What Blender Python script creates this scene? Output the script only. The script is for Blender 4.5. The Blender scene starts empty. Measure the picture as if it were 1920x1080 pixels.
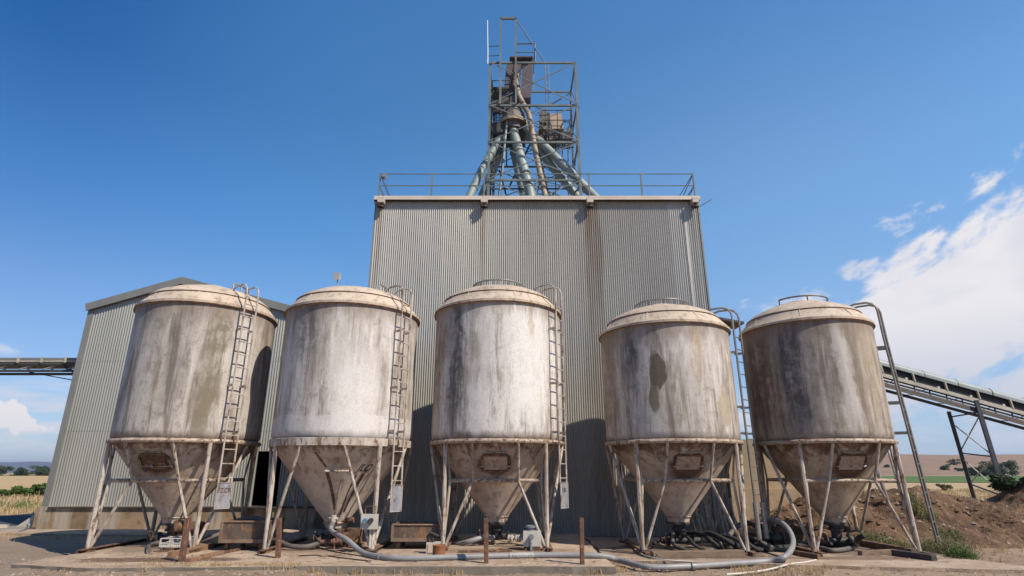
import bpy, bmesh, math, random
from mathutils import Vector, Matrix, noise as mn
R=math.radians
random.seed(7)
scene=bpy.context.scene
COL=scene.collection
# ---------------------------------------------------------------- camera
CH=1.68; PITCH=R(18); FP=1066.7
cp,sp=math.cos(PITCH),math.sin(PITCH)
cam_d=bpy.data.cameras.new('camera'); cam=bpy.data.objects.new('camera',cam_d); COL.objects.link(cam)
cam.location=(0,0,CH); cam.rotation_euler=(R(90)+PITCH,0,0)
cam_d.lens=20; cam_d.sensor_width=36; cam_d.clip_end=60000; cam_d.clip_start=.1
scene.camera=cam
def at(x,y,Y=None,Z=None):
    """world point seen at a photo position, at depth Y or on the level Z (used to read real positions off the photograph)"""
    a=(x-960)/FP;b=(540-y)/FP
    dy=cp-b*sp;dz=sp+b*cp
    t=Y/dy if Y is not None else (Z-CH)/dz
    return Vector((a*t,t*dy,CH+t*dz))
# ---------------------------------------------------------------- materials
class NT:
    def __init__(s,name,world=False):
        if world: s.m=bpy.data.worlds.new(name)
        else: s.m=bpy.data.materials.new(name)
        s.m.use_nodes=True; s.t=s.m.node_tree; s.t.nodes.clear(); s.pos=None
    def n(s,ty,**k):
        o=s.t.nodes.new(ty)
        for a,b in k.items(): setattr(o,a,b)
        return o
    def put(s,sock,v):
        if isinstance(v,bpy.types.NodeSocket): s.t.links.new(v,sock)
        elif v is not None:
            if isinstance(v,(tuple,list)) and len(v)==3 and sock.type=='RGBA': v=(*v,1)
            sock.default_value=v
    def m_(s,op,a,b=None,c=None,clamp=False):
        o=s.n('ShaderNodeMath',operation=op,use_clamp=clamp)
        for i,v in enumerate((a,b,c)):
            if v is not None: s.put(o.inputs[i],v)
        return o.outputs[0]
    def vec(s,v,sc):
        o=s.n('ShaderNodeVectorMath',operation='MULTIPLY'); s.put(o.inputs[0],v); o.inputs[1].default_value=sc; return o.outputs[0]
    def noise(s,v,scale,detail=4,rough=.55,dist=0,sc=(1,1,1)):
        if sc!=(1,1,1): v=s.vec(v,sc)
        o=s.n('ShaderNodeTexNoise'); s.put(o.inputs['Vector'],v); o.inputs['Scale'].default_value=scale
        o.inputs['Detail'].default_value=detail; o.inputs['Roughness'].default_value=rough; o.inputs['Distortion'].default_value=dist
        return o.outputs[0]
    def step(s,v,lo,hi,a=0.,b=1.):
        o=s.n('ShaderNodeMapRange',interpolation_type='SMOOTHSTEP'); s.put(o.inputs[0],v)
        o.inputs[1].default_value=lo;o.inputs[2].default_value=hi;o.inputs[3].default_value=a;o.inputs[4].default_value=b
        return o.outputs[0]
    def mix(s,f,a,b,mode='MIX'):
        o=s.n('ShaderNodeMix',data_type='RGBA',blend_type=mode); s.put(o.inputs[0],f); s.put(o.inputs[6],a); s.put(o.inputs[7],b); return o.outputs[2]
    def P(s):
        if s.pos is None: s.pos=s.n('ShaderNodeNewGeometry').outputs['Position']
        return s.pos
    def obj(s): return s.n('ShaderNodeTexCoord').outputs['Object']
    def xyz(s,v):
        o=s.n('ShaderNodeSeparateXYZ'); s.put(o.inputs[0],v); return o.outputs
    def out(s,col,rough=.7,metal=0,bump=None,bs=.3,bd=.02,spec=.4):
        b=s.n('ShaderNodeBsdfPrincipled'); s.put(b.inputs['Base Color'],col); s.put(b.inputs['Roughness'],rough); s.put(b.inputs['Metallic'],metal)
        b.inputs['Specular IOR Level'].default_value=spec
        if bump is not None:
            u=s.n('ShaderNodeBump'); u.inputs['Strength'].default_value=bs; u.inputs['Distance'].default_value=bd; s.put(u.inputs['Height'],bump)
            s.t.links.new(u.outputs[0],b.inputs['Normal'])
        o=s.n('ShaderNodeOutputMaterial'); s.t.links.new(b.outputs[0],o.inputs[0]); return s.m
def worn(name,c1,c2,rust=None,amt=.5,scale=3,rough=.6,metal=0,sc=(1,1,1),fine=30,bs=.25,spec=.4):
    """paint or metal varying between two tones, with rust where a noise passes a threshold"""
    t=NT(name); p=t.P()
    a=t.noise(p,scale,5,.6,sc=sc); c=t.mix(t.step(a,.3,.7),c1,c2)
    g=t.noise(p,fine,4,.7); c=t.mix(t.step(g,.3,.75,.0,.35),c,tuple(x*.6 for x in c1))
    if rust:
        r=t.noise(p,scale*2.3,6,.7,sc=sc); m=t.step(r,1-amt-.06,1-amt+.06)
        r2=t.noise(p,25,3,.6); c=t.mix(m,c,t.mix(r2,rust,tuple(min(1,x*2.2) for x in rust)))
        rough=t.step(m,0,1,rough,.9)
    return t.out(c,rough,metal,g,bs,.01,spec)
M={}
RUST=(.10,.052,.028)
M['legs']=worn('weathered_cream_paint',(.52,.46,.395),(.26,.20,.15),(.085,.048,.03),.43,6,.55,sc=(1,1,.3))
M['ring']=worn('ring_paint',(.50,.41,.32),(.27,.195,.135),(.085,.048,.03),.45,6)
M['galv']=worn('galvanised_tube',(.36,.34,.31),(.22,.2,.18),RUST,.36,3,.45,.5)
M['galvdark']=worn('grey_ladder_paint',(.235,.215,.195),(.15,.135,.12),RUST,.33,3,.5,.4)
M['rust']=worn('rusted_steel',(.125,.07,.045),(.065,.04,.03),(.16,.08,.042),.45,5,.85)
M['rustpost']=worn('rusty_post',(.15,.075,.045),(.09,.05,.035),(.2,.09,.05),.4,6,.85)
M['can']=worn('rusted_orange_can',(.27,.11,.045),(.2,.075,.03),(.1,.04,.02),.4,7,.85)
M['bin']=worn('rusty_bin_steel',(.13,.095,.07),(.075,.055,.045),(.15,.075,.035),.45,3,.8,sc=(1,1,.5))
M['binrim']=worn('bin_rim_steel',(.24,.17,.12),(.14,.095,.065),(.12,.06,.035),.45,4,.7)
M['dark']=worn('dark_cast_iron',(.035,.033,.035),(.06,.055,.05),RUST,.4,8,.6)
M['black']=worn('black_rubber',(.012,.012,.013),(.02,.019,.018),None,0,5,.55)
M['darksteel']=worn('dark_steel',(.075,.078,.085),(.045,.045,.05),RUST,.33,3,.55,.3)
M['frame']=worn('grey_green_frame_paint',(.16,.185,.175),(.095,.11,.108),RUST,.33,2,.55)
M['spout']=worn('grey_green_spout_paint',(.27,.325,.305),(.18,.22,.21),(.12,.1,.08),.36,1.5,.5)
M['spoutbeige']=worn('beige_spout_paint',(.38,.31,.24),(.26,.21,.165),RUST,.43,2,.6)
M['brownpipe']=worn('brown_pipe',(.2,.11,.08),(.13,.075,.055),RUST,.4,4,.7)
M['casing']=worn('purple_brown_casing',(.105,.085,.10),(.06,.05,.058),(.085,.045,.03),.34,1.5,.6)
M['plate']=worn('greyish_plate',(.16,.15,.15),(.09,.085,.085),(.11,.07,.04),.42,2,.6)
M['hatchtan']=worn('hatch_cover_paint',(.40,.32,.25),(.3,.22,.165),(.15,.08,.045),.42,6,.7)
M['tan']=worn('tan_cabinet',(.4,.31,.22),(.27,.21,.15),(.12,.07,.04),.36,2,.7)
M['fascia']=worn('cream_fascia',(.58,.5,.42),(.44,.37,.31),(.2,.12,.07),.33,1,.6,sc=(1,1,6))
M['hose']=worn('grey_plastic_hose',(.27,.265,.26),(.2,.195,.19),(.13,.11,.1),.36,3,.45)
M['hosepale']=worn('pale_hose_joint',(.36,.34,.32),(.29,.275,.26),(.13,.11,.1),.36,5,.5)
M['hosebrown']=worn('dusty_rubber_hose',(.14,.12,.105),(.08,.07,.065),None,0,4,.7)
M['hoseblack']=worn('dark_rubber_hose',(.022,.02,.019),(.05,.042,.036),None,0,3,.85)
M['white']=worn('faded_white_box',(.5,.47,.42),(.4,.37,.32),(.15,.08,.045),.35,4,.6)
M['whitepipe']=worn('white_plastic_pipe',(.6,.56,.5),(.48,.44,.38),None,0,4,.5)
M['blue']=worn('faded_blue_plastic',(.1,.2,.3),(.13,.19,.25),None,0,6,.5)
M['bluegrey']=worn('blue_grey_cap',(.16,.19,.21),(.11,.13,.15),None,0,6,.5)
M['wood']=worn('old_timber',(.22,.15,.10),(.12,.085,.06),None,0,3,.9,sc=(1,6,6))
M['planks']=worn('broken_orange_timber',(.27,.15,.08),(.17,.1,.06),None,0,4,.9,sc=(1,5,5))
M['cover']=worn('pale_green_conveyor_cover',(.30,.33,.315),(.22,.25,.24),(.2,.12,.09),.34,.8,.45,sc=(3,1,1))
M['beige']=worn('beige_truss_paint',(.46,.42,.35),(.34,.31,.25),RUST,.35,2,.6)
M['belly']=worn('brown_grey_channel',(.12,.1,.085),(.075,.065,.06),RUST,.4,2,.7)
M['greycover']=worn('grey_tan_conveyor_side',(.25,.22,.18),(.17,.15,.13),RUST,.33,1.5,.6)
M['trim']=worn('grey_roof_flashing',(.20,.20,.185),(.155,.155,.145),(.14,.1,.07),.27,1,.55,sc=(1,1,.4))
M['stripgrey']=worn('pale_grey_strip',(.44,.425,.385),(.36,.345,.31),(.25,.19,.13),.3,1.5,.5,.2,sc=(1,1,.3))
M['rooft']=worn('grey_roof_sheet',(.2,.2,.19),(.14,.14,.13),None,0,1,.5)
M['antenna']=worn('white_fibreglass',(.5,.5,.5),(.42,.42,.42),None,0,4,.4)
M['lamp']=worn('lamp_housing',(.5,.48,.44),(.4,.38,.35),None,0,6,.4)
def mat_concrete(name,c1,c2,c3,sc=(1,1,1),s=1.2,streak=None):
    t=NT(name);p=t.P()
    a=t.noise(p,s,6,.65,.3,sc=sc);b=t.noise(p,s*6,5,.7);g=t.noise(p,60,3,.7)
    c=t.mix(t.step(a,.35,.65),c1,c2); c=t.mix(t.step(b,.5,.72,0,.8),c,c3); c=t.mix(t.step(g,.4,.8,0,.4),c,tuple(x*.55 for x in c1))
    if streak:
        w=t.noise(p,1.0,4,.6,sc=(2.2,2.2,.25)); c=t.mix(t.step(w,.47,.62,0,.85),c,streak)
    k=t.m_('ADD',t.m_('MULTIPLY',b,.6),t.m_('MULTIPLY',g,.4))
    return t.out(c,.92,0,k,.5,.03,.25)
M['slab']=mat_concrete('stained_concrete_slab',(.40,.32,.25),(.31,.24,.185),(.22,.15,.11),(1,1,1),.9)
def mat_slab():
    t=NT('stained_slab');p=t.P();x,y,z=t.xyz(p)[:3]
    a=t.noise(p,.9,8,.68,.5);b=t.noise(p,5,7,.72,.3);g=t.noise(p,45,4,.75)
    c=t.mix(t.step(a,.38,.62),(.44,.34,.25),(.31,.228,.165)); c=t.mix(t.step(b,.50,.66,0,.75),c,(.19,.13,.095)); c=t.mix(t.step(b,.30,.42,.5,0),c,(.46,.38,.30))
    for (cx,cy,rx,ry,st,col) in ((-6.6,11.75,1.5,.32,.85,(.10,.055,.038)),(-7.5,11.5,.6,.15,.7,(.13,.08,.055)),(-.2,13.0,1.6,.5,.6,(.14,.085,.055)),(3.8,13.6,1.9,1.3,.85,(.085,.06,.045)),(7.2,12.6,1.8,.28,.7,(.13,.075,.05)),(-4,13.5,1.5,.9,.6,(.15,.1,.07)),(-7.6,13.8,1.2,1.2,.6,(.13,.09,.06)),(7.4,14,1.4,1.1,.7,(.10,.07,.05))):
        u=t.m_('DIVIDE',t.m_('SUBTRACT',x,cx),rx);v=t.m_('DIVIDE',t.m_('SUBTRACT',y,cy),ry)
        d=t.m_('ADD',t.m_('ADD',t.m_('MULTIPLY',u,u),t.m_('MULTIPLY',v,v)),t.m_('MULTIPLY',t.m_('SUBTRACT',a,.5),4.))
        c=t.mix(t.step(d,.5,1.2,st,0),c,col)
    c=t.mix(t.step(g,.45,.75,0,.5),c,(.17,.125,.095))
    return t.out(c,.9,0,t.m_('ADD',t.m_('MULTIPLY',b,.7),t.m_('MULTIPLY',g,.4)),.6,.03,.25)
M['slab']=mat_slab()
M['slabedge']=mat_concrete('dark_slab_edge',(.20,.17,.135),(.14,.12,.095),(.09,.075,.06),(1,1,1),1.5)  # darker, greyer concrete for the sides of the thick slab
M['found']=mat_concrete('old_foundation_concrete',(.28,.195,.12),(.17,.115,.07),(.09,.065,.042),(1,1,1),.8,(.33,.295,.24))
M['tanwall']=mat_concrete('tan_concrete_wall',(.36,.26,.17),(.28,.2,.13),(.2,.15,.1),(1,1,.6),1.0,(.26,.21,.15))
M['debris']=mat_concrete('broken_concrete',(.42,.37,.30),(.33,.29,.24),(.25,.2,.16),(1,1,1),3)
M['pave']=mat_concrete('grey_pavement',(.25,.235,.21),(.2,.185,.165),(.15,.13,.11),(1,1,1),.6)
M['asphalt']=mat_concrete('dark_asphalt',(.045,.046,.055),(.06,.06,.068),(.08,.075,.075),(1,1,1),.6)

def mat_cladding(name,c1,c2,dirt,seams=(),bands=()):
    t=NT(name);p=t.P();x,y,z=t.xyz(p)[:3]
    a=t.noise(p,.5,5,.6,sc=(1,1,.12)); b=t.noise(p,2.5,5,.6,sc=(1.6,1,.08))
    c=t.mix(t.step(a,.3,.7),c1,c2); c=t.mix(t.step(b,.5,.8,0,.45),c,dirt)
    f=t.noise(p,14,4,.7); c=t.mix(t.step(f,.45,.8,0,.3),c,tuple(v*.6 for v in c1))
    for (x0,w,st,z0,col) in bands:      # runs of rust washed down the sheet
        wob=t.m_('MULTIPLY',t.m_('SUBTRACT',t.noise(p,1.2,3,.6,sc=(1,1,.3)),.5),w*1.2)
        d=t.m_('ABSOLUTE',t.m_('ADD',t.m_('SUBTRACT',x,x0),wob))
        m=t.m_('MULTIPLY',t.step(d,w*.45,w,st,0),t.step(z,z0-5,z0,.45,1))
        m=t.m_('MULTIPLY',m,t.step(t.noise(p,3,4,.6,sc=(3,1,.15)),.3,.6,.35,1))
        c=t.mix(m,c,col)
    for zz in seams:
        m=t.step(t.m_('ABSOLUTE',t.m_('SUBTRACT',z,zz)),.012,.03,.22,0); c=t.mix(m,c,tuple(v*.35 for v in c1))
    return t.out(c,.42,.25,f,.12,.01,.5)
M['tower']=mat_cladding('tower_cladding',(.455,.435,.39),(.38,.362,.325),(.22,.18,.13),(),
   ((2.62,.33,.72,9.5,(.22,.155,.095)),(-.94,.12,.5,9.5,(.26,.2,.14)),(-4.3,.1,.5,8,(.26,.2,.14)),(5.85,.09,.5,9.5,(.3,.25,.2))))
M['shed']=mat_cladding('shed_cladding',(.32,.315,.28),(.265,.26,.23),(.19,.165,.125),(5.35,3.0))

def mat_silo(name,bands,seed,light=(.50,.455,.41),mid=(.28,.235,.195),dark=(.12,.108,.11),zt=5.3,patch=None,whiteness=.5,specks=.5,band=None):
    """chalky weathered shell: vertical streaks + darker and paler bands at given bearings (0 = facing -Y, + = to +X)"""
    t=NT(name);o=t.obj();x,y,z=t.xyz(o)[:3]
    ang=t.m_('ARCTAN2',x,t.m_('MULTIPLY',y,-1.))
    s=t.n('ShaderNodeVectorMath',operation='ADD'); t.put(s.inputs[0],o); s.inputs[1].default_value=(seed*7.3,seed*3.1,seed*1.7); q=s.outputs[0]
    st1=t.noise(q,1.5,8,.66,.5,sc=(1,1,.2)); st2=t.noise(q,5.5,8,.7,.35,sc=(1,1,.11)); st3=t.noise(q,16,6,.75,.2,sc=(1,1,.07)); gr=t.noise(q,38,4,.75); mo=t.noise(q,4.2,9,.74,.6)
    cl=t.noise(q,.9,6,.62,.6,sc=(1,1,.6))
    c=t.mix(t.step(st1,.38,.60),mid,light)
    c=t.mix(t.step(cl,.44,.62,0,.6),c,tuple(v*1.1 for v in light))
    c=t.mix(t.step(mo,.50,.66,0,.55),c,tuple(v*.7 for v in mid))
    c=t.mix(t.step(st2,.50,.64,0,.75),c,(mid[0]*.55,mid[1]*.5,mid[2]*.43))
    c=t.mix(t.step(st2,.38,.46,min(1,1.05*whiteness),0),c,(.68,.645,.61))
    c=t.mix(t.step(st3,.56,.66,0,.55),c,(.20,.155,.125))
    c=t.mix(t.step(st3,.33,.41,.6*whiteness*1.4,0),c,(.66,.62,.57))
    wob=t.m_('MULTIPLY',t.m_('SUBTRACT',t.noise(q,1.3,6,.75,sc=(1,1,.45)),.5),.55)
    for (a0,slope,w,z0,z1,st,col) in bands:
        # centre bearing, drift per metre below the top, half width, z range it fades over
        cen=t.m_('ADD',t.m_('MULTIPLY',t.m_('SUBTRACT',z,zt),slope),a0)
        d=t.m_('ABSOLUTE',t.m_('ADD',t.m_('SUBTRACT',ang,cen),wob))
        m=t.m_('MULTIPLY',t.step(d,w*.35,w*1.15,min(1,st*1.1),0),t.step(z,z0,z1))
        m=t.m_('MULTIPLY',m,t.step(t.m_('ADD',t.m_('MULTIPLY',st2,.5),t.m_('MULTIPLY',mo,.5)),.42,.54,.5,1.0))
        c=t.mix(m,c,col)
    if patch:
        for (a0,zc,wa,wz,sk,col,st) in patch:
            dz=t.m_('SUBTRACT',z,zc)
            u=t.m_('DIVIDE',t.m_('SUBTRACT',t.m_('SUBTRACT',ang,a0),t.m_('MULTIPLY',t.m_('MULTIPLY',dz,dz),sk)),wa); v=t.m_('DIVIDE',dz,wz)
            rr=t.m_('ADD',t.m_('ADD',t.m_('MULTIPLY',u,u),t.m_('MULTIPLY',v,v)),t.m_('ADD',t.m_('MULTIPLY',t.m_('SUBTRACT',t.noise(q,6,7,.7,sc=(1,1,.4)),.5),1.8),t.m_('MULTIPLY',t.m_('SUBTRACT',st3,.5),1.4)))
            c=t.mix(t.m_('MULTIPLY',t.step(rr,.7,1.15,st,0),t.step(mo,.3,.6,1,.85)),c,col)
    if band:      # band of newer white paint with a hard, wavy top edge
        zb_=t.m_('ADD',z,t.m_('MULTIPLY',t.m_('SUBTRACT',t.noise(q,1.1,2,.4,sc=(1,1,.2)),.5),.22))
        c=t.mix(t.m_('MULTIPLY',t.step(zb_,band-.012,band+.012,.8,0),t.step(mo,.3,.62,1,.45)),c,(.62,.585,.56))
    e=t.m_('ADD',z,t.m_('MULTIPLY',t.m_('SUBTRACT',st2,.5),.9))
    c=t.mix(t.step(e,2.2,2.46,.85 if not band else .35,0),c,(.15,.10,.07))
    e=t.m_('SUBTRACT',z,t.m_('MULTIPLY',t.m_('SUBTRACT',st2,.5),1.6))
    c=t.mix(t.step(e,zt-.45,zt-.05,0,.6),c,(.19,.135,.10))
    sk=t.noise(q,26,4,.8,1.8); c=t.mix(t.m_('MULTIPLY',t.step(sk,.60,.64),t.step(mo,.42,.56,specks*.25,specks)),c,(.13,.085,.06))
    c=t.mix(t.step(gr,.42,.72,.0,.3),c,tuple(v*.5 for v in mid))
    k=t.m_('ADD',t.m_('MULTIPLY',gr,.5),t.m_('MULTIPLY',mo,.6))
    return t.out(c,.66,.0,k,.4,.02,.3)
def mat_lid(name):
    t=NT(name);o=t.P();q=o
    a=t.noise(q,1.5,5,.6,.3);b=t.noise(q,7,5,.7,.3,sc=(1,1,.4));g=t.noise(q,40,3,.7)
    c=t.mix(t.step(a,.3,.7),(.50,.41,.315),(.42,.335,.25)); c=t.mix(t.step(b,.51,.66,0,.8),c,(.24,.17,.12)); c=t.mix(t.step(b,.3,.42,.6,0),c,(.58,.51,.43));d_=t.noise(q,3,8,.78,.5);c=t.mix(t.step(d_,.54,.68,0,.7),c,(.20,.16,.13))
    c=t.mix(t.step(g,.45,.8,0,.45),c,(.28,.2,.14))
    return t.out(c,.7,0,g,.25,.01,.35)
M['lid']=mat_lid('cream_lid')
def mat_cone(name,seed,*cc,blot=True):
    c1,c2=cc if cc else ((.50,.405,.325),(.36,.28,.22))
    return _cone(name,seed,c1,c2,blot)
def _cone(name,seed,c1,c2,blot):
    t=NT(name);o=t.obj();x,y,z=t.xyz(o)[:3]
    s=t.n('ShaderNodeVectorMath',operation='ADD'); t.put(s.inputs[0],o); s.inputs[1].default_value=(seed*5.3,seed*2.1,seed); q=s.outputs[0]
    a=t.noise(q,1.8,6,.65,.4);b=t.noise(q,5,6,.7,.5,sc=(1,1,.45));g=t.noise(q,35,3,.7)
    c=t.mix(t.step(a,.35,.65),c1,c2)
    c=t.mix(t.step(b,.51,.66,0,.65),c,(.20,.135,.095));c=t.mix(t.step(b,.32,.42,.45,0),c,(.56,.49,.42));w_=t.noise(q,7,7,.75,.6,sc=(1,1,.25));c=t.mix(t.step(w_,.57,.66,0,.75),c,(.10,.055,.033))
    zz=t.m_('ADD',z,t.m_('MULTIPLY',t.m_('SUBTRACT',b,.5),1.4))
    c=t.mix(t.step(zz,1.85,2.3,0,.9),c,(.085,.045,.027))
    # rust that has bled out around the hatch on the -Y side and down from it
    d=t.m_('ADD',t.m_('MULTIPLY',t.m_('MULTIPLY',x,x),5.5),t.m_('MULTIPLY',t.m_('POWER',t.m_('ABSOLUTE',t.m_('SUBTRACT',z,1.72)),2.),14.))
    d=t.m_('ADD',d,t.m_('MULTIPLY',t.m_('SUBTRACT',b,.5),2.6)); m=t.m_('MULTIPLY',t.step(d,.3,1.25,.95 if blot else 0,0),t.step(y,-.6,-.4,1,0))
    c=t.mix(m,c,(.095,.048,.027))
    c=t.mix(t.step(g,.45,.8,0,.35),c,tuple(v*.5 for v in c2))
    return t.out(c,.75,0,g,.3,.012,.3)

def mat_ground():
    t=NT('dirt_yard');p=t.P();x,y,z=t.xyz(p)[:3]
    a=t.noise(p,.35,6,.65,.4);b=t.noise(p,2.2,6,.7,.3);g=t.noise(p,22,5,.75);h=t.noise(p,90,2,.6)
    c=t.mix(t.step(a,.35,.65),(.34,.25,.175),(.255,.18,.122)); c=t.mix(t.step(b,.5,.75,0,.75),c,(.17,.12,.085))
    c=t.mix(t.step(b,.25,.42,.5,0),c,(.44,.345,.25))
    c=t.mix(t.step(g,.5,.66,0,.8),c,(.11,.078,.055)); c=t.mix(t.step(g,.28,.42,.6,0),c,(.48,.38,.28)); c=t.mix(t.step(h,.6,.75,0,.5),c,(.5,.42,.33))
    yy=t.m_('ADD',y,t.m_('MULTIPLY',t.m_('SUBTRACT',a,.5),9.)); c=t.mix(t.step(yy,16.5,21),c,t.mix(t.step(b,.35,.6),(.35,.26,.14),(.27,.2,.11)))
    # greyer tone mixed into the soil towards the left of the yard
    c=t.mix(t.m_('MULTIPLY',t.step(x,-9,-7,.6,0),t.step(y,15,18,1,0)),c,(.20,.165,.135))
    k=t.m_('ADD',t.m_('MULTIPLY',g,.6),t.m_('MULTIPLY',b,.8))
    return t.out(c,.95,0,k,.9,.05,.2)
def mat_field(name,c1,c2,c3,s=.2,sc=(1,1,1)):
    t=NT(name);p=t.P();a=t.noise(p,s,6,.65,.3,sc=sc);g=t.noise(p,s*12,5,.7)
    c=t.mix(t.step(a,.35,.65),c1,c2);c=t.mix(t.step(g,.45,.7,0,.7),c,c3); return t.out(c,.95,0,g,.5,.1,.15)
M['ground']=mat_ground()
M['wheat']=mat_field('ripe_wheat',(.44,.32,.165),(.36,.255,.13),(.30,.21,.11),.03,(1,3,1))
M['crop']=mat_field('green_crop',(.07,.13,.035),(.10,.15,.05),(.045,.08,.02),.15)
M['dryfield']=mat_field('dry_field',(.42,.31,.18),(.36,.26,.15),(.28,.19,.11),.05,(1,3,1))
M['farhill']=mat_field('far_hill_scrub',(.10,.085,.10),(.075,.065,.08),(.055,.05,.06),.002)
M['tanhill']=mat_field('tan_hill_grass',(.26,.175,.12),(.215,.145,.10),(.17,.115,.08),.02,(1,2,3))
def mat_mound():
    t=NT('red_brown_soil');p=t.P();a=t.noise(p,.7,6,.7,.4);b=t.noise(p,3,7,.75,.4);g=t.noise(p,18,4,.7)
    c=t.mix(t.step(a,.35,.65),(.20,.12,.073),(.125,.075,.048)); c=t.mix(t.step(b,.52,.64,0,.8),c,(.28,.18,.11)); c=t.mix(t.step(b,.36,.47,.85,0),c,(.06,.034,.022))
    c=t.mix(t.step(g,.6,.75,0,.6),c,(.36,.27,.18))
    return t.out(c,.95,0,t.m_('ADD',b,t.m_('MULTIPLY',g,.4)),1.,.16,.2)
M['mound']=mat_mound()
def mat_leaf(name,c1,c2,c3):
    t=NT(name);p=t.P();a=t.noise(p,1.3,4,.6);g=t.n('ShaderNodeNewGeometry').outputs['Random Per Island']
    c=t.mix(g,c1,c2);c=t.mix(t.step(a,.4,.65,0,.6),c,c3)
    b=t.n('ShaderNodeBsdfPrincipled');t.put(b.inputs[0],c);b.inputs['Roughness'].default_value=.7;b.inputs['Specular IOR Level'].default_value=.25
    tr=t.n('ShaderNodeBsdfTranslucent');t.put(tr.inputs[0],c);mx=t.n('ShaderNodeMixShader');mx.inputs[0].default_value=.25
    t.t.links.new(b.outputs[0],mx.inputs[1]);t.t.links.new(tr.outputs[0],mx.inputs[2]);o=t.n('ShaderNodeOutputMaterial');t.t.links.new(mx.outputs[0],o.inputs[0]);return t.m
M['leafdark']=mat_leaf('dark_tree_leaves',(.035,.06,.025),(.07,.10,.045),(.045,.07,.03))
M['leafgreen']=mat_leaf('fresh_green_leaves',(.07,.13,.03),(.11,.17,.045),(.05,.09,.025))
M['leafweed']=mat_leaf('weed_leaves',(.11,.15,.05),(.22,.22,.10),(.27,.23,.12))
M['straw']=mat_leaf('dry_straw',(.50,.37,.20),(.38,.27,.14),(.43,.32,.17))
M['bark']=worn('bark',(.09,.065,.05),(.06,.045,.035),None,0,5,.9)
M['stone']=worn('pebbles',(.33,.27,.21),(.2,.155,.12),None,0,9,.9)
M['marker']=worn('tar_marker',(.014,.011,.01),(.02,.016,.014),None,0,9,.6)
M['redmark']=worn('faded_red_stencil',(.27,.085,.055),(.2,.08,.055),None,0,9,.8)
M['bluemark']=worn('blue_black_print',(.05,.06,.11),(.08,.08,.12),None,0,9,.7)
def mat_panel():
    t=NT('scratched_sheet_panel');p=t.P();a=t.noise(p,9,6,.75,.6,sc=(1,1,.5));b=t.noise(p,3,4,.6)
    c=t.mix(t.step(b,.35,.65),(.34,.34,.36),(.26,.26,.29)); c=t.mix(t.step(a,.5,.62,0,.85),c,(.15,.08,.05)); c=t.mix(t.step(a,.3,.4,.6,0),c,(.5,.49,.48))
    return t.out(c,.5,.3,a,.2,.01)
M['panel']=mat_panel()
# ---------------------------------------------------------------- mesh helpers
OFF={}
def own(o): return OFF.get(o.name,Vector((0,0,0)))
class MB:
    def __init__(s): s.v=[];s.f=[]
    def add(s,vs,fs):
        n=len(s.v); s.v+= [tuple(v) for v in vs]; s.f+=[tuple(i+n for i in f) for f in fs]; return s
    def box(s,c,d,rot=None,taper=1.):
        x,y,z=[k/2 for k in d]; vs=[Vector((a*x*(taper if e>0 else 1),b*y*(taper if e>0 else 1),e*z)) for e in(-1,1) for a,b in((-1,-1),(1,-1),(1,1),(-1,1))]
        if rot is not None: vs=[rot@v for v in vs]
        c=Vector(c); return s.add([v+c for v in vs],[(3,2,1,0),(4,5,6,7),(0,1,5,4),(1,2,6,5),(2,3,7,6),(3,0,4,7)])
    def beam(s,a,b,w,h,up=(0,0,1)):
        a=Vector(a);b=Vector(b);d=(b-a);L=d.length;d.normalize();u=Vector(up);r=d.cross(u)
        if r.length<1e-4: u=Vector((0,1,0));r=d.cross(u)
        r.normalize();u=r.cross(d); m=Matrix((r,d,u)).transposed(); return s.box((a+b)/2,(w,L,h),m)
    def path(s,pts,r,n=8,cap=True,closed=False):
        pts=[Vector(p) for p in pts];N=len(pts);rs=r if isinstance(r,(list,tuple)) else [r]*N
        vs=[];prev=None
        for i,p in enumerate(pts):
            if closed: d=pts[(i+1)%N]-pts[i-1]
            else: d=pts[min(i+1,N-1)]-pts[max(i-1,0)]
            d.normalize()
            if prev is None:
                u=Vector((0,0,1)) if abs(d.z)<.9 else Vector((1,0,0)); a=d.cross(u).normalized()
            else: a=(prev-d*prev.dot(d)).normalized()
            prev=a;b=d.cross(a)
            for k in range(n):
                t=2*math.pi*k/n; vs.append(p+(a*math.cos(t)+b*math.sin(t))*rs[i])
        fs=[]
        for i in range(N if closed else N-1):
            j=(i+1)%N
            for k in range(n): fs.append((i*n+k,i*n+(k+1)%n,j*n+(k+1)%n,j*n+k))
        if cap and not closed: fs.append(tuple(range(n-1,-1,-1)));fs.append(tuple((N-1)*n+k for k in range(n)))
        return s.add(vs,fs)
    def tube(s,a,b,r,n=8,r2=None): return s.path([a,b],[r,r if r2 is None else r2],n)
    def lathe(s,prof,n=48,c=(0,0,0),cap=False):
        vs=[(c[0]+r*math.cos(2*math.pi*k/n),c[1]+r*math.sin(2*math.pi*k/n),c[2]+z) for r,z in prof for k in range(n)]
        fs=[(i*n+k,i*n+(k+1)%n,(i+1)*n+(k+1)%n,(i+1)*n+k) for i in range(len(prof)-1) for k in range(n)]
        if cap: fs+= [tuple(range(n-1,-1,-1)),tuple((len(prof)-1)*n+k for k in range(n))]
        return s.add(vs,fs)
    def build(s,name,mat,parent=None,smooth=True,ang=40,loc=None):
        o_=own(parent) if parent else Vector(loc or (0,0,0))
        me=bpy.data.meshes.new(name); me.from_pydata([tuple(Vector(v)-o_) for v in s.v],[],s.f); me.validate(); me.update()
        ob=bpy.data.objects.new(name,me); COL.objects.link(ob); me.materials.append(M[mat] if isinstance(mat,str) else mat)
        if smooth:
            for p in me.polygons: p.use_smooth=True
            me.set_sharp_from_angle(angle=R(ang))
        if parent: ob.parent=parent; OFF[ob.name]=o_
        else: ob.location=o_; OFF[ob.name]=o_
        return ob
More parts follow.
